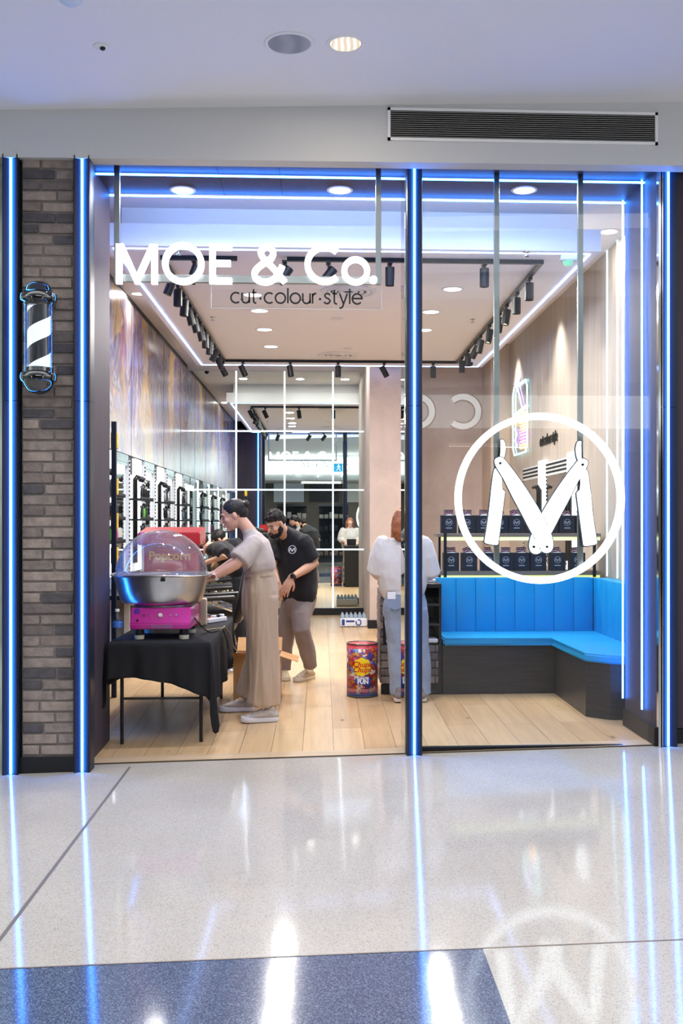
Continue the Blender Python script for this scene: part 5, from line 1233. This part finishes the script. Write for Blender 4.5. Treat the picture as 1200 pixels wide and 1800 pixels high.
def gift_bag(x0, z, w, label, seed):
    rn = random.Random(seed); h = .172; y0 = yS+.02; y1 = y0+.085; t = thing('gift_bag', label, 'gift bag', (x0+w/2, y0+.04, z), 'dark gift bags on the display shelf')
    mb = MB(); q = .003
    mb.box(x0, x0+w, y0, y0+q, z+.002, z+h); mb.box(x0, x0+w, y1-q, y1, z+.002, z+h); mb.box(x0, x0+q, y0+q, y1-q, z+.002, z+h); mb.box(x0+w-q, x0+w, y0+q, y1-q, z+.002, z+h); mb.box(x0+q, x0+w-q, y0+q, y1-q, z+.002, z+.006)
    mb.build('bag', bagm, t)
    mb = MB(); cx = x0+w*.5; emblem(mb, cx, z+.105, .030, y0-.0015, y0); mb.box(cx-.028, cx+.028, y0-.0015, y0, z+.048, z+.056); mb.build('printed_emblem', logo_w, t)
    mb = MB(); mb.ell((cx, y0+.042, z+h-.01), w*.36, .03, .022, nu=12, nv=8); mb.build('tissue', mat('tissue_white', '#dfe2e6', .8), t)
    for k in range(2):
        mb = MB(); M = Matrix.Translation((x0+w*(.38+.26*k), y0+.03+.012*k, z+h-.01)) @ Matrix.Rotation(rn.uniform(-.5, .1), 4, 'Y')
        mb.box(-.026, .026, -.002, .002, 0, .062, M=M); cd = mb.build('card', mat('card_black', '#17171b', .4), t)
        mb = MB(); mb.ribbon([(-.019, .012), (.019, .012), (.019, .05), (-.019, .05)], .004, -.0035, -.002, closed=True, M=M); mb.box(-.012, .012, -.0035, -.002, .026, .036, M=M); mb.build('card_print', mat('card_pink', '#d8a6b4', .4), cd)
UP = [775, 807, 836.5, 865, 894, 924, 953, 983, 1012]; LO = [779, 811, 845, 875, 903, 932.5, 966, 1001]
nth = ['first', 'second', 'third', 'fourth', 'fifth', 'sixth', 'seventh', 'eighth', 'ninth']
for i, u in enumerate(UP): gift_bag(ax(u, yS+.02), 1.404, .150, 'dark paper gift bag on the upper shelf, %s from the left' % nth[i], i)
for i, u in enumerate(LO): gift_bag(ax(u, yS+.02), 1.048, .150, 'dark paper gift bag on the lower shelf, %s from the left' % nth[i], i+20)
bottle('spray_bottle', (ax(767, 9.35), 9.36, .973), .21, .028, 'clear spray bottle on the counter, left end of the display shelf', '#26282c', '#20242c') if False else bottle('spray_bottle', (1.0, 9.36, .973), .21, .028, 'small clear bottle on the right end of the reception counter', '#26282c', '#20242c')

# ------------------------------------------------------------------ styling mirrors on the right wall
for c0, w, lb in ((13.43, .98, 'farther'), (12.05, 1.05, 'nearer')):
    t = thing('styling_mirror', 'framed styling mirror with a striped top on the beige right wall, %s one' % lb, 'mirror', (XW, c0-w/2, 1.1), 'framed styling mirrors on the right wall')
    mb = MB(); mb.box(XW-.03, XW, c0-w, c0, 1.0, 2.22); fr = mb.build('frame', perf_w, t)
    mb = MB(); mb.box(XW-.034, XW-.028, c0-w+.06, c0-.06, 1.02, 2.06); mb.build('mirror', mirror_m, fr)
    mb = MB()
    for z in (2.09, 2.135, 2.18): mb.box(XW-.036, XW-.029, c0-w, c0, z, z+.02)
    for y in (c0-.03, c0-w+.03):
        z = 1.05
        while z < 2.05: mb.box(XW-.036, XW-.029, y-.018, y+.018, z, z+.022); z += .045
    mb.build('slots', black_mat, fr)
for c0, c1, lb in ((12.42, 12.08, 'between the two styling mirrors'), (10.95, 10.6, 'right of the nearer styling mirror')):
    t = thing('tool_panel', 'white lit tool panel %s' % lb, 'light panel', (XW, (c0+c1)/2, 1.0), 'lit tool panels on the right wall')
    mb = MB(); mb.box(XW-.05, XW, c1, c0, 1.0, 2.26, bev=.004); mb.build('light_panel', lbm, t)
    for a in (.3, .65):
        y = c0+(c1-c0)*a; mb = MB(); mb.tube([(XW-.07, y, 1.1), (XW-.07, y, 1.9), (XW-.10, y, 1.95), (XW-.14, y, 1.93)], .02, 8); mb.build('tool_hook', black_sat, t, smooth=True)
    mb = MB(); mb.box(XW-.18, XW-.05, c1+.02, c0-.02, 1.56, 1.58); mb.build('shelf', black_sat, t)
# ------------------------------------------------------------------ people
def skin_m(name, col):
    m = mat(name, col, .5, bump=.05, bscale=200); m.node_tree.nodes['Principled BSDF'].inputs['Subsurface Weight'].default_value = .08
    m.node_tree.nodes['Principled BSDF'].inputs['Subsurface Radius'].default_value = (.02, .008, .005); return m
def basis(c_, f, up=(0, 0, 1)):
    f = Vector(f).normalized(); y = -f; z = Vector(up); z = (z-y*z.dot(y)).normalized(); x = y.cross(z)
    return Matrix(((x.x, y.x, z.x, c_[0]), (x.y, y.y, z.y, c_[1]), (x.z, y.z, z.z, c_[2]), (0, 0, 0, 1)))
def head_into(mb, M, nose=1.0):
    R3 = M.to_3x3().to_4x4(); e = lambda c_, a, b, d, n=16: mb.ell(M @ Vector(c_), a, b, d, M=R3, nu=n, nv=10)
    e((0, .015, .03), .074, .094, .086); e((0, -.022, -.03), .060, .072, .082); e((0, -.030, -.072), .047, .052, .042); e((0, -.070, -.098), .020, .020, .016, 12)
    e((-.036, -.06, -.028), .022, .022, .022, 12); e((.036, -.06, -.028), .022, .022, .022, 12); e((0, -.074, .022), .046, .020, .012, 12)
    mb.loft([(M @ Vector((0, -.088, .006)), .008, .008), (M @ Vector((0, -.100, -.016)), .0095, .010), (M @ Vector((0, -.110*nose, -.034)), .013, .011)], M.to_3x3() @ Vector((1, 0, 0)), 12)
    e((0, -.092, -.060), .021, .010, .0055, 12); e((0, -.090, -.070), .019, .011, .006, 12)
    for s in (-1, 1): e((s*.075, .006, -.012), .010, .019, .030, 12); e((s*.070, .002, -.01), .010, .012, .018, 10)
def head_parts(M, t, body, eye='#3a2a20', brow='#1c1512', lip='#b0605a', closed=.55):
    R3 = M.to_3x3().to_4x4()
    for s in (-1, 1):
        mb = MB(); mb.ell(M @ Vector((s*.030, -.079, -.002)), .0125, .0085, .0085*closed, M=R3, nu=14, nv=8); ey = mb.build('eye', mat('eye_white', '#8d7a70', .2), t, smooth=True)
        mb = MB(); mb.ell(M @ Vector((s*.030, -.0862, -.004)), .0052, .003, .0050, M=R3, nu=10, nv=6); mb.build('iris', mat('iris'+eye[1:], eye, .2), ey, smooth=True)
        mb = MB(); mb.loft([(M @ Vector((s*.014, -.090, .018)), .003, .004), (M @ Vector((s*.032, -.089, .024)), .003, .0045), (M @ Vector((s*.050, -.078, .018)), .002, .003)], M.to_3x3() @ Vector((0, 1, 0)), 8); mb.build('eyebrow', mat('brow'+brow[1:], brow, .8), t, smooth=True)
    mb = MB(); mb.ell(M @ Vector((0, -.0965, -.0605)), .020, .007, .0045, M=R3, nu=12, nv=8); mb.ell(M @ Vector((0, -.0955, -.0700)), .017, .0075, .0055, M=R3, nu=12, nv=8); mb.build('lips', mat('lip'+lip[1:], lip, .45), t, smooth=True)
def hand_into(mb, w, d, n, side=1, curl=.5, sc_=1.0):
    """w wrist, d finger direction, n back-of-hand normal; side: thumb on +/-"""
    d = Vector(d).normalized(); n = Vector(n); n = (n-d*n.dot(d)).normalized(); s = d.cross(n)*side; w = Vector(w)
    Q = lambda a, b, c_: w+(d*a+s*b+n*c_)*sc_
    mb.loft([(Q(-.02, 0, 0), .026*sc_, .019*sc_), (Q(.02, 0, 0), .031*sc_, .017*sc_), (Q(.06, 0, .002), .040*sc_, .015*sc_), (Q(.088, 0, 0), .041*sc_, .012*sc_)], s, 16)
    for k, (b, ln, r) in enumerate(((.031, .070, .0090), (.0105, .080, .0094), (-.0105, .074, .0090), (-.031, .058, .0080))):
        p = Vector((.082, b)); a = 0; pts = [(Q(.07, b*.95, 0), r*sc_, r*sc_)]; x, z = .088, 0.0; fan = b*.22
        segs = (.45, .30, .25); pts.append((Q(x, b, 0), r*sc_, r*sc_))
        for i, g in enumerate(segs):
            a += curl*(.55, .8, .6)[i]*(1+.12*k); x += math.cos(a)*ln*g; z -= math.sin(a)*ln*g
            pts.append((Q(x, b+fan*(i+1)/3, z), r*sc_*(.96-.1*i), r*sc_*(.96-.1*i)))
        mb.loft(pts, s, 10)
    mb.loft([(Q(.012, .020, -.004), .014*sc_, .013*sc_), (Q(.040, .045, -.014), .012*sc_, .011*sc_), (Q(.066, .056, -.024), .0105*sc_, .010*sc_), (Q(.088, .058, -.032), .009*sc_, .008*sc_)], n, 10)
def shoe(parent, heel, d, ln, w, mu, ms, lab=None):
    d = Vector((d[0], d[1], 0)).normalized(); s = Vector((-d.y, d.x, 0)); heel = Vector(heel); up = Vector((0, 0, 1))
    Q = lambda a, b, z: heel+d*a*ln+s*b*w+up*z
    prof = [(0, .30), (.03, .36), (.12, .42), (.3, .40), (.5, .40), (.7, .50), (.85, .48), (.95, .34), (1.0, .12)]
    def ring(z, k, toe): return [Q(a*k+(1-k)*.45, b*k, z+toe*max(0, a-.7)*.06) for a, b in prof]+[Q(a*k+(1-k)*.45, -b*k, z+toe*max(0, a-.7)*.06) for a, b in prof[::-1]]
    mb = MB(); mb.rings([ring(.003, .95, 0), ring(.008, 1.0, 0), ring(.026, 1.02, .6), ring(.036, .99, .6)]); sh = mb.build('shoe', ms, parent, smooth='auto')
    mb = MB()
    mb.loft([(Q(.06, 0, .05), .40*w, .030), (Q(.2, 0, .062), .42*w, .045), (Q(.45, 0, .060), .42*w, .040), (Q(.7, 0, .046), .44*w, .026), (Q(.92, 0, .038), .30*w, .014)], s, 20)
    mb.loft([(Q(.16, 0, .05), .36*w, .15*ln), (Q(.17, 0, .105), .32*w, .13*ln)], s, 20)
    u_ = mb.build('upper', mu, sh, smooth=True, remesh=.006, smit=3)
    for k in range(4):
        a = .40+.09*k; z = .108-.014*k-.0
        mb = MB(); mb.tube([Q(a, -.22, z-.012), Q(a+.02, 0, z), Q(a, .22, z-.012)], .0035, 6); mb.build('lace', white_paint, sh, smooth=True)
    return sh
skin_a = skin_m('skin_fair', '#d9a58c'); skin_b = skin_m('skin_olive', '#c99a7c'); skin_c = skin_m('skin_light', '#e0b09a')
hair_dark = mat('hair_black_brown', '#17110f', .42, bump=.5, bscale=90); hair_brown = mat('hair_copper_brown', '#94552f', .42, bump=.5, bscale=60, var=.3, vscale=25)
def limb(mb, pts, side=(0, 1, 0)): mb.loft(pts, side, 18)

# ---- woman in beige (faces left towards the machine)
YW = 8.10; P = lambda u, v, dy=0: at(u, v, YW+dy)
root = Vector((ax(455, YW), YW, zs(ax(455, YW), YW)))
wb = thing('person', 'person in beige tee and wide beige trousers, dark hair tied back, working at the table', 'person', root, 'people')
MH = basis(P(409, 905), (-.94, -.16, -.34))
mb = MB(); head_into(mb, MH)
limb(mb, [(MH @ Vector((0, .035, -.04)), .050, .052), (P(432, 925), .047, .050), (P(441, 939), .055, .058), (P(444, 950), .10, .06)])
mb.loft([(P(446, 955), .13, .08), (P(452, 990), .12, .09)], (0, 1, 0))
for s, e1, w1 in ((-1, P(415, 992, -.24), P(374, 1016, -.22)), (1, P(417, 985, .20), P(380, 1005, .10))):
    sh_ = P(444, 960, s*.125)
    limb(mb, [(sh_, .038, .038), (sh_.lerp(e1, .55), .044, .045), (e1, .038, .040), (e1.lerp(w1, .35), .039, .038), (e1.lerp(w1, .75), .029, .028), (w1, .024, .021)])
    hand_into(mb, w1, (-.9, .15*s*-1, -.35), (-.2, -.25 if s < 0 else .25, .9), side=1 if s < 0 else -1, curl=.35, sc_=.92)
bod = mb.build('body', skin_a, wb, remesh=.0045, smit=4)
head_parts(MH, wb, bod, closed=.35)
R3 = MH.to_3x3().to_4x4()
mb = MB(); mb.ell(MH @ Vector((0, .026, .040)), .081, .098, .084, M=R3); mb.ell(MH @ Vector((0, .065, .005)), .066, .062, .070, M=R3); mb.build('hair', hair_dark, wb, remesh=.005, smit=3, disp=.0015, dscale=.02)
mb = MB(); mb.ell(MH @ Vector((0, .125, .045)), .032, .030, .034, M=R3); mb.build('hair_bun', hair_dark, wb, remesh=.005, smit=1, disp=.004, dscale=.02)
mb = MB(); mb.box(-.028, .028, .10, .125, .03, .078, bev=.008, M=MH); mb.build('hair_claw', mat('claw_beige', '#cdb49c', .4), wb)
for s in (-1,): mb = MB(); mb.lathe([(.008, -.002), (.010, 0), (.008, .002), (.006, 0)], MH @ Vector((s*.084, .006, -.048)), 16, M=Matrix.Rotation(PI/2, 4, 'X')); mb.build('earring', chrome, wb, smooth=True)
beige_tee = mat('tee_beige_grey', '#b9aba2', .9, bump=.15, bscale=300, sheen=.2); beige_tr = mat('trouser_beige', '#b39c86', .85, bump=.12, bscale=260, sheen=.2)
mb = MB()
mb.loft([(P(440, 938), .068, .060), (P(444, 945), .125, .080), (P(449, 957), .180, .108), (P(453, 975), .178, .122), (P(455, 990), .185, .128), (P(456, 1001), .175, .124), (P(457, 1007), .145, .100)], (0, 1, 0), 32)
for s, e1 in ((-1, P(415, 992, -.24)), (1, P(417, 985, .20))):
    sh_ = P(446, 957, s*.140); mid = sh_.lerp(e1, .84); mb.loft([(sh_, .074, .080), (sh_.lerp(e1, .35), .080, .084), (mid, .082, .092)], (0, 1, 0), 24, capr='start')
mb.build('tee_shirt', beige_tee, wb, remesh=.008, smit=5, disp=.011, dscale=.13, seed=1)
mb = MB()
mb.loft([(P(456, 1004), .135, .108), (P(457, 1014), .150, .122), (P(458, 1040), .178, .140), (P(458, 1065), .178, .138), (P(457, 1080), .17, .13)], (0, 1, 0), 32)
mb.loft([(P(459, 1050, -.075), .100, .128), (P(461, 1110, -.085), .100, .122), (P(462, 1170, -.09), .106, .124), (P(463, 1215, -.09), .112, .128), (P(462, 1238, -.09), .114, .134)], (0, 1, 0), 28, capr=False)
mb.loft([(P(458, 1050, .08), .095, .120), (P(457, 1110, .11), .095, .108), (P(452, 1165, .15), .090, .100), (P(434, 1222, .20), .088, .085)], (0, 1, 0), 28, capr=False)
mb.build('trousers', beige_tr, wb, remesh=.009, smit=4, disp=.020, dscale=.085, zst=.13, seed=2)
mb = MB(); mb.loft([(P(456, 1004), .146, .118), (P(456.5, 1012), .152, .126)], (0, 1, 0), 40, capr=False); mb.build('waistband', beige_tr, wb, smooth='auto')
grey_up = mat('shoe_grey_mesh', '#b3aaa4', .7, var=.25, vscale=40); sole_w = mat('shoe_sole_white', '#dcdbe2', .5)
for x0, y0, d, l in ((ax(488, 7.98), 7.98, (-1, -.16), 'near'), (ax(447, 8.34), 8.36, (-1, -.10), 'far')): shoe(wb, (x0, y0, zs(x0, y0)), d, .285, .105, grey_up, sole_w)
mb = MB(); w0 = P(375.5, 1015.6, -.22); dd = (P(415, 992, -.24)-P(374, 1016, -.22)).normalized(); mb.cyl(w0+dd*.005, w0+dd*.028, .031, .032, n=24); wt = mb.build('wrist_watch', white_paint, wb, smooth='auto'); mb = MB(); mb.cyl(w0+dd*.017+Vector((-.01, -.026, .0)), w0+dd*.017+Vector((-.013, -.036, .0)), .017, n=20); mb.build('watch_face', mat('watch_rose', '#8e5b56', .3), wt)

# ---- bearded man in black polo (leans forward, looking down to the left)
YM_ = 9.85; P = lambda u, v, dy=0: at(u, v, YM_+dy)
pm_ = thing('person', 'bearded person with curly dark hair in a black polo shirt and grey trousers, leaning forward', 'person', (ax(520, YM_), YM_, 0), 'people')
side = Vector((.70, -.71, 0))
MH = basis(P(484, 921, -.22), (-.62, -.66, -.42))
mb = MB(); head_into(mb, MH, 1.04)
mb.loft([(MH @ Vector((0, .03, -.05)), .058, .058), (P(496, 934, -.14), .060, .062), (P(506, 942, -.08), .085, .07)], side)
mb.loft([(P(513, 955), .16, .09), (P(520, 1000), .15, .10)], side)
shl, el, wr = P(534, 956, -.12), P(552, 991, -.12), P(511, 1016, -.34)
limb(mb, [(shl, .045, .045), (shl.lerp(el, .5), .052, .052), (el, .046, .048), (el.lerp(wr, .3), .049, .046), (el.lerp(wr, .75), .036, .034), (wr, .030, .026)])
hand_into(mb, wr, (-.42, -.18, -.88), (-.1, -.95, .15), side=-1, curl=.28, sc_=1.1)
shr, er, wr2 = P(486, 955, .05), P(478, 995, -.06), P(488, 1025, -.22)
limb(mb, [(shr, .045, .045), (er, .046, .046), (wr2, .030, .027)]); hand_into(mb, wr2, (.2, -.3, -.93), (0, -1, .2), side=1, curl=.4, sc_=1.05)
bod = mb.build('body', skin_b, pm_, remesh=.0048, smit=4)
head_parts(MH, pm_, bod, closed=.4, lip='#a4665c'); R3 = MH.to_3x3().to_4x4()
mb = MB(); rnd = random.Random(8)
for k in range(70):
    a = rnd.uniform(0, 2*PI); q = math.sqrt(rnd.random()); x = .070*q*math.cos(a); y = .012+.088*q*math.sin(a); z = .045+.072*math.sqrt(max(0, 1-q*q))+rnd.uniform(-.006, .012)
    mb.ell(MH @ Vector((x, y, z)), .020, .020, .020, M=R3, nu=8, nv=6)
mb.ell(MH @ Vector((0, .02, .055)), .078, .096, .066, M=R3); mb.ell(MH @ Vector((0, .045, .02)), .076, .075, .075, M=R3)
mb.build('hair', mat('hair_curly_dark', '#1d1512', .7, bump=.8, bscale=120), pm_, remesh=.006, smit=1, disp=.006, dscale=.018)
mb = MB(); mb.ell(MH @ Vector((0, -.030, -.086)), .053, .060, .040, M=R3); mb.ell(MH @ Vector((0, -.074, -.094)), .030, .027, .024, M=R3); 
for s in (-1, 1): mb.ell(MH @ Vector((s*.056, -.012, -.055)), .012, .034, .036, M=R3); mb.ell(MH @ Vector((s*.022, -.094, -.070)), .006, .008, .022, M=R3)
mb.ell(MH @ Vector((0, -.100, -.052)), .026, .006, .004, M=R3)
mb.build('beard', mat('beard_dark', '#1d1512', .85, bump=.8, bscale=200), pm_, remesh=.0045, smit=1, disp=.003, dscale=.01)
polo = mat('polo_black', '#141418', .85, bump=.15, bscale=300, sheen=.08); grey_tr = mat('trouser_grey_brown', '#847670', .85, bump=.12, bscale=260, sheen=.1)
mb = MB()
mb.loft([(P(501, 936, -.10), .085, .072), (P(508, 945, -.06), .165, .100), (P(515, 960), .235, .145), (P(519, 985), .232, .158), (P(523, 1015), .218, .160), (P(525, 1045), .208, .152)], side, 32)
for s0_, e_, k in ((shl, el, .82), (shr, er, .8)): m_ = s0_.lerp(e_, k); mb.loft([(s0_-(e_-s0_)*.02, .088, .088), (s0_.lerp(e_, .4), .090, .090), (m_, .088, .086)], (0, 1, 0), 24, capr='start')
mb.build('polo_shirt', polo, pm_, remesh=.008, smit=5, disp=.012, dscale=.15, seed=3)
mb = MB(); mb.loft([(P(499, 935.5, -.115), .072, .062), (P(503, 939.5, -.09), .088, .075)], side, 28, capr=False); mb.build('collar', mat('collar_black', '#1f1f25', .8), pm_, smooth='auto')
# chest emblem
fwd = Vector((-.71, -.70, 0)); pc = P(513, 965.5)
ec = P(513.5, 966, -.235); mb = MB(); q = MB(); emblem(q, 0, 0, .037, -.0015, .0015, .10)
ME = basis(ec, (-.30, -.94, .10)); mb.merge(q.bm, ME); q.bm.free(); 
mb.build('chest_emblem', mat('print_white', '#e8e8e8', .6), pm_)
mb = MB()
mb.loft([(P(525, 1030), .18, .135), (P(526, 1050), .185, .145), (P(525, 1068), .17, .14)], side, 28)
mb.loft([(P(536, 1055, -.05), .100, .105), (P(530, 1085, -.16), .098, .098), (P(530, 1108, -.22), .086, .084), (P(538, 1140, -.16), .072, .076), (P(546, 1172, -.10), .068, .070)], side, 24, capr=False)
mb.loft([(P(511, 1055, .06), .100, .100), (P(503, 1100, .02), .088, .086), (P(499, 1140, .06), .076, .078), (P(499, 1178, .08), .070, .074)], side, 24, capr=False)
mb.build('trousers', grey_tr, pm_, remesh=.008, smit=5, disp=.013, dscale=.12, seed=4)
bs = mat('shoe_sand', '#b9a68a', .7, var=.2, vscale=40); bsole = mat('shoe_sole_cream', '#d3c8b4', .6)
hp = P(548, 1182, -.08); shoe(pm_, (ax(549, 9.9), 9.92, 0), (-.62, -.95), .29, .11, bs, bsole); shoe(pm_, (ax(497, 10.02), 10.02, 0), (.12, -1), .29, .11, bs, bsole)
mb = MB(); dd = (el-wr).normalized(); mb.cyl(wr+dd*.006, wr+dd*.034, .036, .037, n=24); wt = mb.build('smart_watch', black_sat, pm_, smooth='auto')
mb = MB(); mb.box(-.018, .018, -.006, .004, -.018, .018, bev=.004, M=basis(wr+dd*.02+Vector((.0, -.036, .008)), (0, -1, .2))); mb.build('watch_face', mat('watch_glass', '#0a0c10', .1), wt)

# ---- woman in white sweatshirt at the counter, seen from behind
YC = 8.66; P = lambda u, v, dy=0: at(u, v, YC+dy)
bw = thing('person', 'person with long brown hair in a white sweatshirt and pale jeans, seen from behind', 'person', (ax(708, YC), YC, 0), 'people')
MH = basis(P(708, 919, .02), (.02, .93, -.36))
mb = MB(); head_into(mb, MH)
sx_ = Vector((1, 0, 0))
mb.loft([(MH @ Vector((0, .03, -.05)), .050, .052), (P(708, 945), .052, .055), (P(708, 955), .10, .06)], sx_)
mb.loft([(P(708, 960), .13, .08), (P(708, 1000), .12, .09)], sx_)
ARM = []
for s, e1, w1 in ((-1, P(663, 1002, .0), P(683, 1012, .36)), (1, P(756, 1004, .0), P(735, 1010, .36))):
    sh_ = P(708+s*34, 958); ARM.append((sh_, e1, w1, s)); limb(mb, [(sh_, .05, .05), (e1, .040, .040), (e1.lerp(w1, .4), .037, .037), (w1, .024, .022)], (0, 0, 1))
    hand_into(mb, w1, (-s*.2, .9, -.25), (0, .2, 1), side=s, curl=.4, sc_=.9)
bod = mb.build('body', skin_c, bw, remesh=.0048, smit=4); head_parts(MH, bw, bod, brow='#5a3420'); R3 = MH.to_3x3().to_4x4()
mb = MB(); mb.ell(MH @ Vector((0, .030, .042)), .082, .096, .086, M=R3)
mb.loft([(P(708, 908, -.06), .088, .060), (P(708, 922, -.08), .100, .062), (P(708, 936, -.095), .102, .054), (P(707, 946, -.105), .075, .034)], sx_)
for s in (-1, 1): mb.loft([(MH @ Vector((s*.072, .0, .03)), .018, .045), (MH @ Vector((s*.082, .0, -.05)), .018, .04), (P(708-s*17, 944, -.0), .02, .03)], sx_)
mb.build('hair', hair_brown, bw, remesh=.006, smit=3, disp=.004, dscale=.03)
sweat = mat('sweatshirt_white', '#d2ccc8', .92, bump=.12, bscale=260, sheen=.2); jean = mat('jeans_pale', '#8f9cb0', .85, bump=.2, bscale=350, var=.14, vscale=7)
mb = MB()
mb.loft([(P(708, 941), .075, .07), (P(708, 947), .135, .09), (P(708, 958), .212, .115), (P(708, 985), .225, .135), (P(708, 1015), .222, .140), (P(708, 1036), .200, .130)], sx_, 36)
for sh_, e1, w1, s in ARM:
    mb.loft([(sh_, .086, .086), (sh_.lerp(e1, .5), .090, .090), (e1, .088, .088), (e1.lerp(w1, .22), .078, .078), (e1.lerp(w1, .36), .052, .052)], (0, 1, 0) if False else (.6, .6, .3), 24)
mb.build('sweatshirt', sweat, bw, remesh=.008, smit=5, disp=.014, dscale=.14, seed=5)
mb = MB(); mb.loft([(P(708, 1036), .168, .125), (P(708, 1044), .172, .128)], sx_, 36, capr=False); mb.build('rib_hem', sweat, bw, smooth='auto')
mb = MB()
mb.loft([(P(711, 1036), .165, .115), (P(711, 1060), .190, .135), (P(711, 1080), .188, .130)], sx_, 32)
mb.loft([(P(694, 1070), .100, .120), (P(697, 1110), .092, .105), (P(698, 1150), .082, .088), (P(700, 1190), .078, .082), (P(700, 1220), .080, .085)], sx_, 26, capr=False)
mb.loft([(P(730, 1070), .100, .120), (P(735, 1110), .092, .105), (P(738, 1150), .082, .088), (P(741, 1190), .078, .082), (P(742, 1220), .080, .085)], sx_, 26, capr=False)
mb.build('jeans', jean, bw, remesh=.008, smit=5, disp=.010, dscale=.12, seed=6)
for u in (694, 728):
    mb = MB(); x = ax(u, YC-.13); z0 = 1.5-(1073-920)*8.53/1800; z1 = 1.5-(1047-920)*8.53/1800
    A = [(x-.062, z1), (x+.062, z1), (x+.062, z0+.03), (x, z0), (x-.062, z0+.03)]; mb.prism(A, YC-.147, YC-.128); mb.build('back_pocket', mat('jeans_pocket', '#8390a6', .85), bw)
mb = MB(); mb.box(ax(685, 8.52)-.02, ax(695, 8.52), YC-.150, YC-.138, z1-.03, z1+.03, bev=.003); mb.build('paper_in_pocket', white_paint, bw)
mb = MB(); mb.ribbon(arc(0, 0, .045, .045, 0, 360, 32)[:-1], .004, -.001, .001, closed=True, M=Matrix.Translation(P(716, 978, -.152))); mb.build('back_print', ink, bw)
gs = mat('shoe_greybrown', '#7f736e', .8)
for u in (701, 742): shoe(bw, (ax(u, 8.56), 8.56, 0), (.0, 1), .26, .10, gs, mat('sole_cream', '#d8cfc6', .6))

# ---- two barbers bending over the far chairs
def barber(Yp, pts, label, hair=True, seed=0):
    P = lambda k, dy=0: at(pts[k][0], pts[k][1], Yp+dy)
    t = thing('person', label, 'person', (P('hip').x, Yp, 0), 'people'); hip, shd, hd, elb, wr = P('hip'), P('sh'), P('head'), P('elb', -.22), P('wr', -.15)
    MH = basis(hd, (-.75, -.1, -.65)); S = (0, 1, 0); mb = MB(); head_into(mb, MH)
    mb.loft([(MH @ Vector((0, .03, -.05)), .055, .055), (shd, .07, .07)], S); mb.loft([(shd, .12, .08), (hip.lerp(shd, .4), .12, .09)], S)
    for s, e1, w1 in ((-1, elb, wr), (1, elb+Vector((0, .5, .0)), wr+Vector((0, .3, 0)))):
        s_ = shd+Vector((.03, s*.14, -.02)); mb.loft([(s_, .042, .042), (e1, .042, .042), (w1, .027, .025)], S); hand_into(mb, w1, (-.9, 0, -.3), (-.2, 0, .9), side=1 if s < 0 else -1, curl=.6)
    mb.build('body', skin_b, t, remesh=.006, smit=3)
    R3 = MH.to_3x3().to_4x4(); mb = MB(); mb.ell(MH @ Vector((0, .022, .035)), .081, .100, .088, M=R3); mb.build('hair', hair_dark, t, remesh=.006, smit=1, disp=.004, dscale=.02)
    mb = MB(); mb.loft([(shd+Vector((-.05, 0, .0)), .10, .08), (shd+Vector((.03, 0, .0)), .20, .12), (shd.lerp(hip, .5), .20, .14), (hip, .18, .14)], S, 30)
    for s, e1 in ((-1, elb), (1, elb+Vector((0, .5, 0)))): s_ = shd+Vector((.04, s*.15, 0)); mb.loft([(s_, .085, .085), (s_.lerp(e1, .78), .08, .08)], S, 20, capr='start')
    mb.build('black_tee', mat('tee_black', '#15161b', .9, sheen=.1), t, remesh=.009, smit=4, disp=.010, dscale=.15, seed=seed)
    mb = MB(); mb.loft([(hip+Vector((0, 0, .02)), .165, .125), (hip-Vector((0, 0, .12)), .17, .13)], S, 24)
    for s in (-1, 1): mb.loft([(hip+Vector((0, s*.09, -.08)), .095, .11), (Vector((hip.x-.03, Yp+s*.11, .5)), .075, .08), (Vector((hip.x+.03, Yp+s*.13, .09)), .065, .07)], S, 20, capr=False)
    mb.build('trousers', mat('trouser_black', '#1d1e24', .9), t, remesh=.009, smit=4, disp=.008, dscale=.12)
    for s in (-1, 1): shoe(t, (hip.x+.10, Yp+s*.13, 0), (-1, 0), .28, .105, mat('shoe_black', '#1b1b1e', .6), sole_w)
    return t
barber(11.3, {'hip': (427, 1003), 'sh': (381, 966), 'head': (352, 957), 'elb': (396, 977), 'wr': (364, 988)}, 'person in a black tee bending over the barber chair nearest the table', seed=3)
barber(13.1, {'hip': (441, 992), 'sh': (405, 958), 'head': (384, 948), 'elb': (404, 985), 'wr': (388, 985)}, 'person in black with short dark hair bending further back, behind the woman in beige', seed=5)
